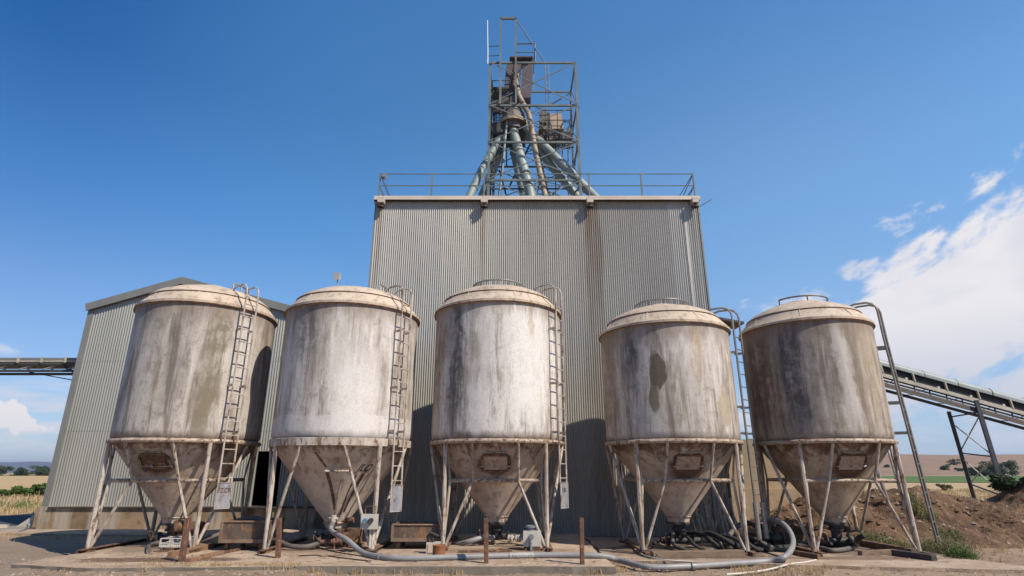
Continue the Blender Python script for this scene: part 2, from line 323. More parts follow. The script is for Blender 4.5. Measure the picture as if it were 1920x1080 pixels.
def tag(o,label=None,cat=None,group=None,kind=None):
    if label:o['label']=label
    if cat:o['category']=cat
    if group:o['group']=group
    if kind:o['kind']=kind
    return o
def thing(name,loc,label,cat,group=None):
    o=bpy.data.objects.new(name,None);o.empty_display_size=.2;o.location=loc;COL.objects.link(o);OFF[o.name]=Vector(loc);return tag(o,label,cat,group)
def spline(pts,n=8):
    P=[Vector(p) for p in pts];out=[]
    for i in range(len(P)-1):
        a=P[max(i-1,0)];b=P[i];c=P[i+1];d=P[min(i+2,len(P)-1)]
        for k in range(n):
            t=k/n; out.append(.5*((2*b)+(c-a)*t+(2*a-5*b+4*c-d)*t*t+(3*b-3*c+d-a)*t**3))
    out.append(P[-1]);return out
def hose(name,pts,r,mat,label,cat='hose',n=10,group=None):
    sp_=spline(pts,8); base=Vector((sp_[0].x,sp_[0].y,0))
    o=MB().path(sp_,r,n).build(name,mat,loc=base); return tag(o,label,cat,group)
def text_mesh(txt,size,mat,name,parent,place,shear=0,ext=.0015):
    """letters as a real mesh; place() bends each vertex onto its surface"""
    cu=bpy.data.curves.new(name,'FONT');cu.body=txt;cu.size=size;cu.align_x='CENTER';cu.align_y='CENTER';cu.shear=shear;cu.resolution_u=3;cu.offset=size*.012
    ob=bpy.data.objects.new(name,cu);COL.objects.link(ob)
    dg=bpy.context.evaluated_depsgraph_get();me=bpy.data.meshes.new_from_object(ob.evaluated_get(dg));bpy.data.objects.remove(ob);bpy.data.curves.remove(cu)
    off=own(parent)
    bm=bmesh.new();bm.from_mesh(me);bmesh.ops.subdivide_edges(bm,edges=[e for e in bm.edges if e.calc_length()>size*.3],cuts=2)
    for v in bm.verts: v.co=place(v.co.x,v.co.y)-off
    bm.to_mesh(me);bm.free();me.name=name;me.materials.clear();me.materials.append(M[mat])
    o=bpy.data.objects.new(name,me);COL.objects.link(o);o.parent=parent;OFF[o.name]=off;return o

# ---------------------------------------------------------------- ground, fields, hills
def graded(lo,hi,near0,near1,step,g=1.35):
    xs=[near0];
    while xs[-1]<near1: xs.append(xs[-1]+step)
    s=step
    while xs[-1]<hi: s*=g; xs.append(xs[-1]+s)
    s=step;pre=[]
    x=near0
    while x>lo: s*=g;x-=s;pre.append(x)
    return pre[::-1]+xs
def sheet(xs,ys,zf):
    vs=[(x,y,zf(x,y)) for y in ys for x in xs];n=len(xs)
    return MB().add(vs,[(j*n+i,j*n+i+1,(j+1)*n+i+1,(j+1)*n+i) for j in range(len(ys)-1) for i in range(n-1)])
def gz(x,y):
    f=max(0,min(1,(19-abs(x))/3))*max(0,min(1,(15.5-y)/2))*max(0,min(1,(y-6)/1))
    h=mn.noise(Vector((x*1.1,y*1.1,0)))*.022+mn.noise(Vector((x*4.5,y*4.5,3)))*.02+mn.noise(Vector((x*9,y*9,3)))*.012
    b=max(0,min(1,(11.6-y)/.5))*max(0,min(1,(y-8.8)/.6))*max(0,min(1,(x+12)/2))*(.068*max(0,min(1,(-3.0-x)/.8))+.02*max(0,min(1,(3-x)/1)))
    return h*f-.012*f+b
g=sheet(graded(-20000,20000,-13,14,.09),graded(-300,25000,8.7,14,.07),gz).build('ground','ground');tag(g,kind='structure')
def flat(name,x0,x1,y0,y1,z,mat,jag=0,seed=0,nx=40):
    random.seed(seed);vs=[];
    for i in range(nx+1):
        x=x0+(x1-x0)*i/nx; vs+=[(x,y0+random.uniform(-jag,jag),z),(x,y1+random.uniform(-jag,jag),z)]
    return tag(MB().add(vs,[(2*i,2*i+2,2*i+3,2*i+1) for i in range(nx)]).build(name,mat),kind='structure')
flat('wheat_field',-900,-20,56,330,.05,'wheat',1.2,1)
flat('stubble_field',-2500,-150,420,900,.3,'dryfield',8,8)
flat('crop_field',30,900,105,330,.05,'crop',1.5,2)
flat('dry_field',30,3000,331,640,.04,'dryfield',2,3)
flat('dry_grass_field',12,900,46,103,.02,'dryfield',1,4)
flat('asphalt_road',-60,-15.6,20.6,25.2,.012,'asphalt',.06,5)
flat('path',15,60,30,36,.02,'pave',.3,6)
flat('pavement',-60,-15.2,17.9,20.4,.008,'pave',.08,7)
def hill(name,x0,x1,y0,y1,hf,mat,nx=120,ny=24):
    xs=[x0+(x1-x0)*i/nx for i in range(nx+1)];ys=[y0+(y1-y0)*j/ny for j in range(ny+1)]
    return tag(sheet(xs,ys,hf).build(name,mat),kind='structure')
def h1(x,y):
    e=math.sin(math.pi*max(0,min(1,(y-4200)/3000)));a=x/y
    prof=70+30*math.exp(-((a+.80)/.045)**2)+30*math.exp(-((a+.885)/.05)**2)+18*math.exp(-((a+.72)/.05)**2)
    prof*=max(0,min(1,(-a-.1)/.4))
    return -3+e*(prof+14*mn.fractal(Vector((x*.0012,y*.0012,0)),1,2,5))
hill('far_hills',-9500,-400,4200,7200,h1,'farhill',200,30)
def h2(x,y):
    e=math.sin(math.pi*.5*max(0,min(1,(y-360)/520))); fx=max(0,min(1,(x-60)/160))
    return -1+e*(27.5+1.5*mn.noise(Vector((x*.01,y*.01,0)))+1.*math.sin(x*.008))*fx**.6
hill('tan_hill',60,2400,360,1500,h2,'tanhill',140,40)
# earth mound by the right-hand silo
def hm(x,y):
    c=16.9+.10*(x-9); d=(y-c)
    crest=1.25*max(0,min(1,(x-5.9)/2.6))*max(0,min(1,1-(x-11.5)/9.5)) if x>5.9 else 0
    s=math.exp(-(d/ (1.45 if d<0 else 2.3))**2)
    h=crest*s+ (.16*mn.fractal(Vector((x*.9,y*.9,1)),.8,2.1,6)-.26*abs(mn.noise(Vector((x*1.6+y*1.1,y*.7-x*.6,5))))+.05*mn.noise(Vector((x*6,y*6,2))))*min(1,3*crest*s)
    c2=1.5*math.exp(-((x-17.9)/2.0)**2-((y-20.4)/1.7)**2)
    h+=c2+.15*c2*mn.noise(Vector((x*1.5,y*1.5,9)))
    return h-.05
mo=sheet([5.6+i*.07 for i in range(272)],[12.6+i*.07 for i in range(179)],hm).build('dirt_mound','mound');tag(mo,kind='structure')

# concrete slabs
def slab(name,poly,z,mat,label=None,wob=.03,seed=1):
    random.seed(seed);pts=[]
    for i in range(len(poly)):
        a=Vector(poly[i]);b=Vector(poly[(i+1)%len(poly)]);n=max(1,int((b-a).length/.35))
        for k in range(n):
            p=a.lerp(b,k/n); pts.append((p.x+random.uniform(-wob,wob),p.y+random.uniform(-wob,wob)))
    n=len(pts);vs=[(x,y,z) for x,y in pts]+[(x*1.0,y-.015,-.1) for x,y in pts]
    ob=MB().add(vs,[tuple(range(n))]+[(i+n,(i+1)%n+n,(i+1)%n,i) for i in range(n)]).build(name,mat,smooth=False)
    ob.data.materials.append(M['slabedge'] if z>.1 else M['ground'])
    for p in ob.data.polygons[1:]: p.material_index=1
    return tag(ob,kind='structure')
slab('pavement_slab',[(-8.9,11.15),(-7.2,10.72),(-3.4,10.95),(1.78,10.9),(1.76,16.7),(-8.6,16.7)],.13,'slab',seed=3)
slab('pavement_slab',[(1.95,12.35),(6.0,11.6),(9.6,11.0),(9.2,12.4),(8.6,16.6),(1.95,16.6)],.045,'slab',wob=.04,seed=4)

# ---------------------------------------------------------------- corrugated cladding
def corr(mb,P0,dirv,L,nrm,pitch,amp,zb,zt,sub=6):
    d=Vector(dirv);n=Vector(nrm);N=int(L/pitch*sub);vs=[]
    for i in range(N+1):
        s=L*i/N;w=amp*math.sin(2*math.pi*s/pitch); p=Vector(P0)+d*s+n*w
        vs+= [(p.x,p.y,zb(p.x,p.y)),(p.x,p.y,zt(p.x,p.y))]
    mb.add(vs,[(2*i,2*i+2,2*i+3,2*i+1) for i in range(N)])
# tower building
TX0,TX1,TY0,TY1,TZ=-4.46,6.10,16.95,24.2,10.22
tw=thing('tower_building',((TX0+TX1)/2,(TY0+TY1)/2,0),'tall grey corrugated grain tower building rising behind the row of silos','building')
PT=.0677
zb=lambda x,y:.02;zt=lambda x,y:TZ
m=MB();corr(m,(TX0,TY0,0),(1,0,0),TX1-TX0,(0,-1,0),PT,.019,zb,zt)
corr(m,(TX1,TY0,0),(0,1,0),TY1-TY0,(1,0,0),PT,.019,zb,zt);corr(m,(TX0,TY0,0),(0,1,0),TY1-TY0,(-1,0,0),PT,.019,zb,zt);corr(m,(TX0,TY1,0),(1,0,0),TX1-TX0,(0,1,0),PT,.019,zb,zt)
m.build('wall','tower',tw,True,70)
m=MB();m.box(((TX0+TX1)/2,(TY0+TY1)/2,TZ+.0),(TX1-TX0-.1,TY1-TY0-.1,.06));m.build('roof','rooft',tw,False)
m=MB()
for (x0,x1) in ((TX0-.06,-.97),(-.95,2.51),(2.53,TX1+.06)):
    m.box(((x0+x1)/2,TY0-.06,TZ+.03),(x1-x0,.14,.16)); m.box(((x0+x1)/2,TY0-.10,TZ-.035),(x1-x0,.16,.03))
m.box((TX0-.04,(TY0+TY1)/2+.05,TZ+.03),(.12,TY1-TY0,.16));m.box((TX1+.04,(TY0+TY1)/2+.05,TZ+.03),(.12,TY1-TY0,.16));m.box(((TX0+TX1)/2,TY1+.08,TZ+.03),(TX1-TX0,.12,.16))
m.build('fascia','fascia',tw,False)
for x in (TX0-.012,TX1+.012): m=MB();m.box((x,TY0-.012,TZ/2-.05),(.05,.05,TZ-.1));m.build('corner_flashing','trim',tw,False)
m=MB();m.box((TX1-.46,TY0-.022,TZ/2-.1),(.085,.02,TZ-.25));m.build('flashing_strip','stripgrey',tw,False)
# railing around the roof
rl=MB()
RX0,RX1,RY0,RY1=TX0+.06,TX1-.06,TY0-.05,TY1-.1;zr=TZ+.1
for z in (zr+.42,zr+.86):
    rl.path([(RX0,RY1,z),(RX0,RY0,z),(RX1,RY0,z),(RX1,RY1,z)],.018,6)
rail=rl.build('guard_rail','frame',tw)
for i,x in enumerate([RX0+(RX1-RX0)*k/6 for k in range(7)]):
    p=MB();p.beam((x,RY0,zr-.02),(x,RY0,zr+.88),.045,.045);p.box((x,RY0,zr-.0),(.1,.05,.1));p.build('post','frame',rail,False)
for x in (RX0,RX1):
    for k in range(1,5):
        y=RY0+(RY1-RY0)*k/4;p=MB();p.beam((x,y,zr-.02),(x,y,zr+.88),.04,.04);p.build('post','frame',rail,False)
    p=MB();p.tube((x,RY0+.02,zr+.84),(x+(.32 if x<0 else -.32),RY0+1.1,zr+.02),.015,6);p.tube((x,RY0+.02,zr+.42),(x+(.15 if x<0 else -.15),RY0+.6,zr+.02),.015,6);p.build('stay','frame',rail)
p=MB();p.box((RX0+.14,RY0-.005,zr+.76),(.16,.05,.2));p.tube((RX0+.14,RY0-.04,zr+.76),(RX0+.14,RY0-.09,zr+.76),.06,10);p.build('junction_box','galv',rail,False)
# eave lamps
for i,(px,lab) in enumerate(((715,'small lamp hanging under the cream eave at the left corner of the tower wall'),(908,'small lamp under the tower eave, just below the left foot of the roof frame'),(1106,'small lamp under the tower eave above the brown rust streak on the wall'),(1303,'small lamp under the cream eave at the right corner of the tower wall'))):
    b=at(px,380,Y=TY0-.2);x=b.x;l=thing('eave_lamp',(x,TY0-.2,TZ-.1),lab,'lamp','lamps under the tower eave')
    MB().box((x,TY0-.2,TZ-.12),(.2,.22,.16),taper=1.1).build('bracket','fascia',l,False)
    q=MB();q.tube((x,TY0-.2,TZ-.2),(x,TY0-.2,TZ-.3),.035,8);q.lathe([(.05,0),(.11,-.03),(.12,-.06),(.04,-.06)],12,(x,TY0-.2,TZ-.28));q.build('lamp_head','dark',l)
a0=at(1312,387,Y=TY0);tag(MB().tube(a0,at(1334,374,Y=TY0-.3),.012,6).build('wall_rod','galv',loc=a0),'thin bare rod sticking out past the top right corner of the tower','rod')
# small canopy on the right side of the tower
a=at(1352,600,Y=18.2);b=at(1388,612,Y=18.2)
c=thing('side_canopy',(TX1+.8,18.6,b.z),'small dark sloping canopy sticking out of the right side of the tower','canopy')
m=MB();m.beam((TX1,18.3,a.z+.12),(b.x+.02,18.3,b.z+.05),.8,.07);m.build('roof','darksteel',c,False)
m=MB();m.beam((TX1,18.3,b.z-.3),(b.x-.3,18.3,b.z+.05),.05,.05);m.build('strut','darksteel',c,False)

# ---------------------------------------------------------------- steel head frame on the roof
FY,BY=18.7,20.5
hf=thing('elevator_frame',(.8,19.6,TZ),'grey green open steel frame with X braces holding the elevator head on the tower roof','steel frame')
def fp(x,y): return at(x,y,Y=FY)
LV=[(118,918.5,1077),(198,917.5,1083),(267,917,1085),(338,917,1088)]
pl=[fp(l,y) for y,l,r in LV];pr=[fp(r,y) for y,l,r in LV]
xl=sum(p.x for p in pl)/4;xr=sum(p.x for p in pr)/4
zs=[p.z for p in pl]+[TZ+.03]
for x in (xl,xr):
    for y in (FY,BY): MB().beam((x,y,zs[-1]),(x,y,zs[0]+.04),.09 if y==FY else .07,.09 if y==FY else .07).build('post','frame',hf,False)
for z in zs[:-1]:
    MB().beam((xl+.05,FY,z),(xr-.05,FY,z),.07,.07).build('crossbeam','frame',hf,False)
    MB().beam((xl+.05,BY,z),(xr-.05,BY,z),.06,.06).build('crossbeam','frame',hf,False)
    for x in (xl,xr): MB().beam((x,FY+.05,z),(x,BY-.05,z),.06,.06).build('crossbeam','frame',hf,False)
for i in range(4):
    z0,z1=zs[i+1]+.03,zs[i]-.03
    for y,w in ((FY-.055,.035),(BY+.05,.03)):
        MB().beam((xl,y,z0),(xr,y,z1),.02,w).build('brace','frame',hf,False)
        MB().beam((xl,y-.022,z1),(xr,y-.022,z0),.02,w).build('brace','frame',hf,False)
    for x in (xl-.045,xr+.045):
        MB().beam((x,FY,z0),(x,BY,z1),.02,.04).build('brace','frame',hf,False)
        if i%2: MB().beam((x+.022,BY,z0),(x+.022,FY,z1),.02,.04).build('brace','frame',hf,False)
# platforms inside with hand rails
for (x0,x1,y0,y1,z) in ((xl+.1,-.1,FY+.1,BY-.1,at(0,198,Y=19.5).z-.3),(1.2,xr-.15,19.2,BY-.1,at(0,262,Y=19.8).z)):
    m=MB();m.box(((x0+x1)/2,(y0+y1)/2,z),(x1-x0,.1,.04))
    for k in range(16): m.beam((x0,y0+(y1-y0)*k/15,z),(x1,y0+(y1-y0)*k/15,z),.02,.03)
    for k in range(6): m.beam((x0+(x1-x0)*k/5,y0,z-.06),(x0+(x1-x0)*k/5,y1,z-.06),.03,.05)
    pf=m.build('platform','plate',hf,False)
    r=MB()
    for zz in (.5,.95): r.path([(x0,y0,z+zz),(x1,y0,z+zz),(x1,y1,z+zz)],.018,6)
    for (x,y) in ((x0,y0),((x0+x1)/2,y0),(x1,y0),(x1,(y0+y1)/2),(x1,y1)): r.tube((x,y,z),(x,y,z+.97),.018,6)
    r.build('hand_rail','darksteel',pf)
# top ladder loop and rails
t0,t1=fp(939,38),fp(967,38);zb_=zs[1]
m=MB()
for p in (t0,t1): m.beam((p.x,FY-.1,zb_),(p.x,FY-.1,p.z),.07,.07)
m.beam((t0.x-.035,FY-.1,t0.z),(t1.x+.035,FY-.1,t0.z),.07,.09);m.build('hoist_loop','frame',hf,False)
m=MB();m.tube((t1.x,FY-.1,t1.z-.05),fp(1022,118),.02,6);m.build('diagonal_stay','frame',hf)
m=MB();q=fp(1003,82)
m.path([(t1.x,FY,q.z),(q.x,FY,q.z),(q.x,FY,zs[0])],.03,6);m.tube((t1.x,FY,q.z-.42),(q.x,FY,q.z-.42),.018,6)
m.path([(q.x,FY,q.z),(q.x,BY,q.z),(t1.x,BY,q.z)],.02,6);m.tube((q.x,BY,q.z),(q.x,BY,zs[0]),.02,6);m.build('hand_rail','frame',hf)
for y in (87,105): MB().tube(fp(914,y),fp(937,y-1),.014,6).build('antenna_arm','darksteel',hf)
m=MB()
for px in (1022,1028): m.tube(at(px,118,Y=19.3),at(px+4,262,Y=19.3),.018,6)
for k in range(14):
    z=at(0,120+k*10,Y=19.3).z; x=at(1022,118+k*10,Y=19.3).x; m.tube((x,19.3,z),(x+.11,19.3,z),.01,5)
m.build('ladder','frame',hf)
# elevator head casing and distributor
m=MB();m.beam(at(956,196,Y=19.5),at(964,122,Y=19.5),.32,.6);m.beam(at(985,196,Y=19.7),at(990,116,Y=19.7),.42,.55,(0,1,0));m.box(at(977,117,Y=19.6),(.95,.7,.06))
m.build('head_casing','casing',hf,False)
m=MB();m.box(at(936,188,Y=19.6),(.42,.6,.75));m.tube(at(930,182,Y=19.25),at(930,182,Y=19.1),.16,14);m.beam(at(921,166,Y=19.3),at(956,166,Y=19.3),.1,.09);m.build('drive_motor','dark',hf,False)
m=MB();cc=at(963,0,Y=19.55).x;cz=lambda y:at(963,y,Y=19.55).z
cx=at(963,215,Y=19.55).x
m.lathe([(.28,cz(188)),(.30,cz(200)),(.5,cz(222)),(.52,cz(233)),(.40,cz(236)),(.40,cz(246)),(.05,cz(247))],12,(cx,19.55,0));m.build('distributor','plate',hf,False)
m=MB();m.lathe([(.53,0),(.56,.0),(.56,.14),(.53,.14)],16,(cx,19.55,cz(236)));m.build('distributor_ring','tan',hf,False)
m=MB();m.box(at(955,258,Y=19.9),(1.3,.9,.35));m.box(at(935,247,Y=19.5),(.5,.5,.5));m.build('drive_box','dark',hf,False)
m=MB();random.seed(8)
for (x_,y_,zz0,zz1) in ((1.7,20.1,11.6,15.6),(2.2,20.2,11.0,15.2),(1.95,19.9,12.6,14.9)): m.tube((x_,y_,zz0),(x_+.1,y_,zz1),.025,6)
for zz in (11.2,12.1,12.9,13.9,14.5,15.4): m.tube((1.0,20.1,zz),(xr,20.1,zz+random.uniform(-.3,.3)),.02,5);m.tube((.9,19.5,zz+.3),(2.3,20.3,zz+random.uniform(-.6,.8)),.014,5)
m.beam((xl+.15,19.6,TZ),(xl+.15,19.6,16.6),.09,.12);m.beam((xr-.1,19.9,12.5),(xr-.1,19.9,16.2),.05,.08)
for (p_,q_) in (((-.8,19.6,13.2),(.5,19.6,14.6)),((-.8,19.6,14.9),(.3,19.4,13.4)),((.9,20.2,11.2),(2.3,20.2,13.0)),((-.7,20.3,10.4),(.8,20.3,12.9)),((.2,20.3,10.4),(-.5,20.0,13.1)),((.6,19.8,10.4),(1.2,19.9,13.0)),((-.8,19.5,12.0),(2.3,19.5,12.0)),((-.8,20.1,11.0),(2.3,20.1,11.0))): m.beam(p_,q_,.04,.05)
m.build('service_pipes','darksteel',hf)
# spouts with flange collars
def spout(pts,r,mat,Ys=None,rings=3,dip=True):
    P=[at(x,y,Y=Y) for x,y,Y in pts]
    if dip: d=(P[-1]-P[-2]).normalized(); P[-1]=P[-1]+d*((TZ+.02-P[-1].z)/d.z if d.z else 0)
    m=MB();m.path(P,r,14)
    for i in range(len(P)-1):
        L=(P[i+1]-P[i]).length;n=max(1,int(L/1.1));d=(P[i+1]-P[i]).normalized()
        for k in range(1,n+1):
            c=P[i].lerp(P[i+1],k/(n+.6)); m.tube(c-d*.03,c+d*.03,r*1.17,14)
    return m.build('spout',mat,hf)
spout([(962,244,19.4),(992,352,18.9),(995,366,18.85)],.185,'spout')
spout([(955,246,19.7),(982,366,19.9)],.16,'spout')
spout([(946,246,19.5),(905,315,19.2),(882,365,18.9)],.15,'spout')
spout([(942,240,19.9),(932,300,19.9),(905,366,20.2)],.17,'spout')
spout([(968,140,19.35),(972,178,19.2),(992,215,19.1),(1005,290,19.0),(1022,366,18.9)],.105,'spoutbeige')
spout([(966,120,19.4),(964,160,19.3),(975,190,19.2)],.09,'brownpipe',dip=False)
spout([(980,243,19.6),(1025,300,19.6),(1080,366,19.5)],.16,'spout')
spout([(985,240,19.5),(1030,283,19.3),(1112,366,18.9)],.165,'spoutbeige' if 0 else 'spout')
spout([(952,215,19.3),(947,262,19.1),(942,320,19.1),(936,366,19.1)],.045,'spout')
spout([(1003,262,19.8),(1030,366,20.3)],.05,'frame')
p=at(994,362,Y=18.75);m=MB();m.tube((p.x,18.75,TZ+.03),(p.x-.02,18.78,TZ+.38),.19,14);m.build('spout_boot','brownpipe',hf)
p=at(899,360,Y=19.6);m=MB();m.lathe([(.3,0),(.3,.2),(.1,.55),(.1,.7)],12,(p.x,19.7,TZ+.03));m.build('roof_cowl','rust',hf)
m=MB();m.box(at(1032,237,Y=19.9),(1.0,.8,.75),taper=.85);m.build('tan_cabinet','tan',hf,False)
m=MB();m.box(at(1023,268,Y=19.9),(.7,.6,.35));m.build('small_cabinet','plate',hf,False);m=MB();m.box(at(1018,222,Y=19.5),(.25,.4,.6));m.build('small_cabinet','plate',hf,False)
random.seed(3)
for k in range(9):
    a=at(random.uniform(925,1070),random.uniform(170,330),Y=random.uniform(19.1,20.3));b=a+Vector((random.uniform(-.8,.8),random.uniform(-.3,.3),random.uniform(-.9,.9)));MB().tube(a,b,.016,5).build('inner_strut','darksteel',hf)
for px in (950,1010,1045): MB().beam(at(px,262,Y=19.5),at(px,262,Y=19.5)-Vector((0,0,1.2)),.05,.05).build('inner_strut','darksteel',hf)
for a,b in ((at(945,250,Y=20.3),at(938,366,Y=20.3)),(at(1000,258,Y=20.2),at(955,350,Y=20.2))): MB().beam(a,b,.06,.06).build('inner_strut','darksteel',hf)
m=MB();an=at(914,38,Y=FY);ab=at(917,118,Y=FY);m.path([(xl-.1,FY,ab.z-.05),(xl-.1,FY,ab.z+.5),(an.x,FY,an.z)],[.024,.02,.014],6)
tag(m.build('antenna','antenna',loc=(xl-.1,FY,ab.z)),'thin white whip antenna at the top left corner of the steel frame','antenna')

# ---------------------------------------------------------------- shed on the left
SX0,SXR,SX1,SY0,SY1=-14.95,-11.88,-4.65,19.5,27.9
ze=7.345;zrg=8.29
def gable(x): return ze+(zrg-ze)*(x-SX0)/(SXR-SX0) if x<SXR else zrg-.262*(x-SXR)
sh=thing('grain_shed',(-9.6,23,0),'low gabled shed clad in grey corrugated sheet behind the left-hand silos','shed')
DX0,DX1,DZ=at(478,900,Y=SY0).x,at(523,900,Y=SY0).x,at(500,846,Y=SY0).z
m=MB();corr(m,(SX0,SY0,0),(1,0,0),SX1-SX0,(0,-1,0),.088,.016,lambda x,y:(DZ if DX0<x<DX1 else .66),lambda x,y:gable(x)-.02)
corr(m,(SX0,SY0,0),(0,1,0),SY1-SY0,(-1,0,0),.088,.016,lambda x,y:.66,lambda x,y:ze-.02)
corr(m,(SX0,SY1,0),(1,0,0),SX1-SX0,(0,1,0),.088,.016,lambda x,y:.66,lambda x,y:gable(x)-.02)
corr(m,(SX1,SY0,0),(0,1,0),SY1-SY0,(1,0,0),.088,.016,lambda x,y:.66,lambda x,y:gable(SX1)-.02)
m.build('wall','shed',sh,True,70)
m=MB()
for a,b in ((SX0-.12,SXR),(SXR,SX1+.05)):
    za,zb2=(ze-.04 if a<SXR else zrg),(zrg if b<=SXR else gable(SX1)-.01)
    m.add([(a,SY0-.1,za+.03),(b,SY0-.1,zb2+.03),(b,SY1+.1,zb2+.03),(a,SY1+.1,za+.03),(a,SY0-.1,za+.08),(b,SY0-.1,zb2+.08),(b,SY1+.1,zb2+.08),(a,SY1+.1,za+.08)],[(3,2,1,0),(4,5,6,7),(0,1,5,4),(1,2,6,5),(2,3,7,6),(3,0,4,7)])
m.build('roof','rooft',sh,False)
m=MB()
m.beam((SX0-.14,SY0-.13,ze-.09),(SXR+.01,SY0-.13,zrg-.03),.05,.26);m.beam((SXR-.01,SY0-.135,zrg-.03),(SX1+.05,SY0-.135,gable(SX1)-.07),.05,.26)
m.build('barge_board','trim',sh,False)
m=MB();m.box((SX0+.0,SY0-.025,(ze+.6)/2+.02),(.2,.03,ze-.7));m.box((SX0-.03,SY0+.1,(ze+.6)/2+.02),(.03,.24,ze-.7));m.build('corner_flashing','trim',sh,False)
m=MB();m.box(((SX0+DX0)/2-.1,SY0+.05,.33),(DX0-SX0+.0,.55,.66));m.box(((SX1+DX1)/2,SY0+.05,.33),(SX1-DX1,.55,.66));m.box(((DX0+DX1)/2,SY0+.15,.3),(DX1-DX0+.3,.4,.6))
m.box((SX0-.0,(SY0+SY1)/2+.2,.33),(.5,SY1-SY0,.65));m.build('foundation','found',sh,False)
m=MB();m.box(((SX0+SX1)/2,SY1-.6,4),(SX1-SX0-.3,.05,7));m.box(((SX0+SX1)/2,23,.64),(SX1-SX0-.6,7.6,.04));m.build('dark_interior','dark',sh,False)  # dark sheets added inside to stand for the shade behind the doorway
slab('pavement_slab',[(-15.6,17.6),(-8.7,17.0),(-4.6,17.0),(-4.6,18.7),(-15.2,18.7)],.05,'slab',wob=.05,seed=9)
# tan concrete wall to the right of the tower
w=thing('concrete_wall',(7.7,18.3,0),'tan weathered concrete wall with a ledge between the two right-hand silos','wall')
m=MB();m.box((7.75,18.6,1.3),(3.0,.35,2.75));m.build('wall_face','tanwall',w,False)
m=MB();m.box((7.75,18.38,.62),(3.04,.3,1.2));m.build('ledge','tanwall',w,False)
m=MB();m.box((7.75,18.2,.13),(3.1,.35,.2));m.build('footing','slab',w,False)

# ---------------------------------------------------------------- conveyors
CY=24.
def cpt(x,y): return at(x,y,Y=CY)
cv=thing('covered_conveyor',(16,CY,0),'inclined belt conveyor with pale green rounded cover running down to the right','conveyor')
A=cpt(1647,690);B=cpt(1920,764);sl=(B.z-A.z)/(B.x-A.x)
def cl(x,dz=0,dy=0): return Vector((x,CY+dy,A.z+sl*(x-A.x)+dz))
x0,x1=11.3,27.
# cover: half-round hood
CV=[(-.50,-.02),(-.51,.10),(-.48,.18),(-.36,.27),(0,.33),(.36,.27),(.48,.18),(.51,.10),(.50,-.02)]
vs=[];fs=[];NS=36
for i in range(NS+1):
    x=x0+(x1-x0)*i/NS
    for k in range(9):
        vs.append(cl(x,CV[k][1],CV[k][0]))
for i in range(NS):
    for k in range(8): fs.append((i*9+k,(i+1)*9+k,(i+1)*9+k+1,i*9+k+1))
MB().add(vs,fs).build('cover','cover',cv)
for i in range(13):
    x=x0+.6+i*1.3;m=MB();m.path([cl(x,CV[k][1]*1.01+.004,CV[k][0]*1.015) for k in range(9)],.014,5);m.build('cover_band','rust' if i%3==0 else 'beige',cv)
m=MB();m.beam(cl(x0,-.14),cl(x1,-.14),.78,.26);m.build('belt','black',cv,False)
m=MB()
m.beam(cl(x0,-.42,-.46),cl(x1,-.42,-.46),.05,.15);m.beam(cl(x0,-.36,.42),cl(x1,-.36,.42),.05,.07)
m.build('upper_rail','beige',cv,False)
m=MB()
m.beam(cl(x0,-.82,-.42),cl(x1,-.82,-.42),.05,.18);m.beam(cl(x0,-.78,.42),cl(x1,-.78,.42),.05,.12)
m.build('bottom_chord','belly',cv,False)
i=0;x=x0+.3
while x<x1-.5:
    m=MB();m.beam(cl(x,.02,-.46),cl(x+.04,-.34,-.46),.09,.05);m.box(cl(x-.25,-.29,-.36),(.1,.12,.1));m.build('idler_bracket','beige',cv,False)
    for q in (0,.6): MB().beam(cl(x+q,-.46,-.4),cl(x+q,-.75,-.4),.04,.04).build('lattice_post','darksteel',cv,False)
    MB().beam(cl(x+.05,-.75,-.4),cl(x+.55,-.48,-.4),.025,.025).build('lattice_brace','darksteel',cv,False);MB().beam(cl(x+.1,-.74,.4),cl(x+1.1,-.46,.4),.025,.025).build('lattice_brace','darksteel',cv,False)
    x+=1.25
hd=MB();hd.box(cl(x0-.3,-.15),(1.0,1.1,1.0));hd.build('head_box','cover',cv,False)
m=MB()
for (dx,dy) in ((-.2,-.45),(.2,.45)): m.beam((x0+.1+dx,CY+dy,0),cl(x0+.1+dx,-.6,dy),.12,.12)
m.build('head_leg','darksteel',cv,False)
# trestle
tl,tr=cpt(1788,750),cpt(1808,738);bl=at(1829,942,Y=25.2);br=at(1896,966,Y=23.0)
t_=cl(tl.x,-.95,.42);t2=cl(tr.x,-.45,-.52)
bl.z=max(bl.z,.0)
MB().beam(t_,bl,.13,.13).build('trestle_leg','darksteel',cv,False)
MB().beam(t2,br,.14,.14).build('trestle_leg','darksteel',cv,False)
def lp(a,b,f): return a.lerp(b,f)
for f0 in (.06,.46,.8): m=MB();m.beam(lp(t_,bl,f0),lp(t2,br,f0+.05),.05,.05);m.build('trestle_crossbar','darksteel',cv,False)
m=MB()
for f0,f1 in ((.13,.5),(.52,.85)):
    m.beam(lp(t_,bl,f0),lp(t2,br,f1),.035,.035);m.beam(lp(t2,br,f0),lp(t_,bl,f1-.05)+Vector((0,.04,0)),.035,.035)
m.build('trestle_brace','beige',cv,False)
m=MB();m.lathe([(.55,0),(.6,.1),(.4,.28),(.0,.3)],9,(br.x,br.y,br.z-.22));tag(m.build('concrete_footing','debris',loc=(br.x,br.y,0)),'broken lump of concrete under the front leg of the conveyor trestle','footing')
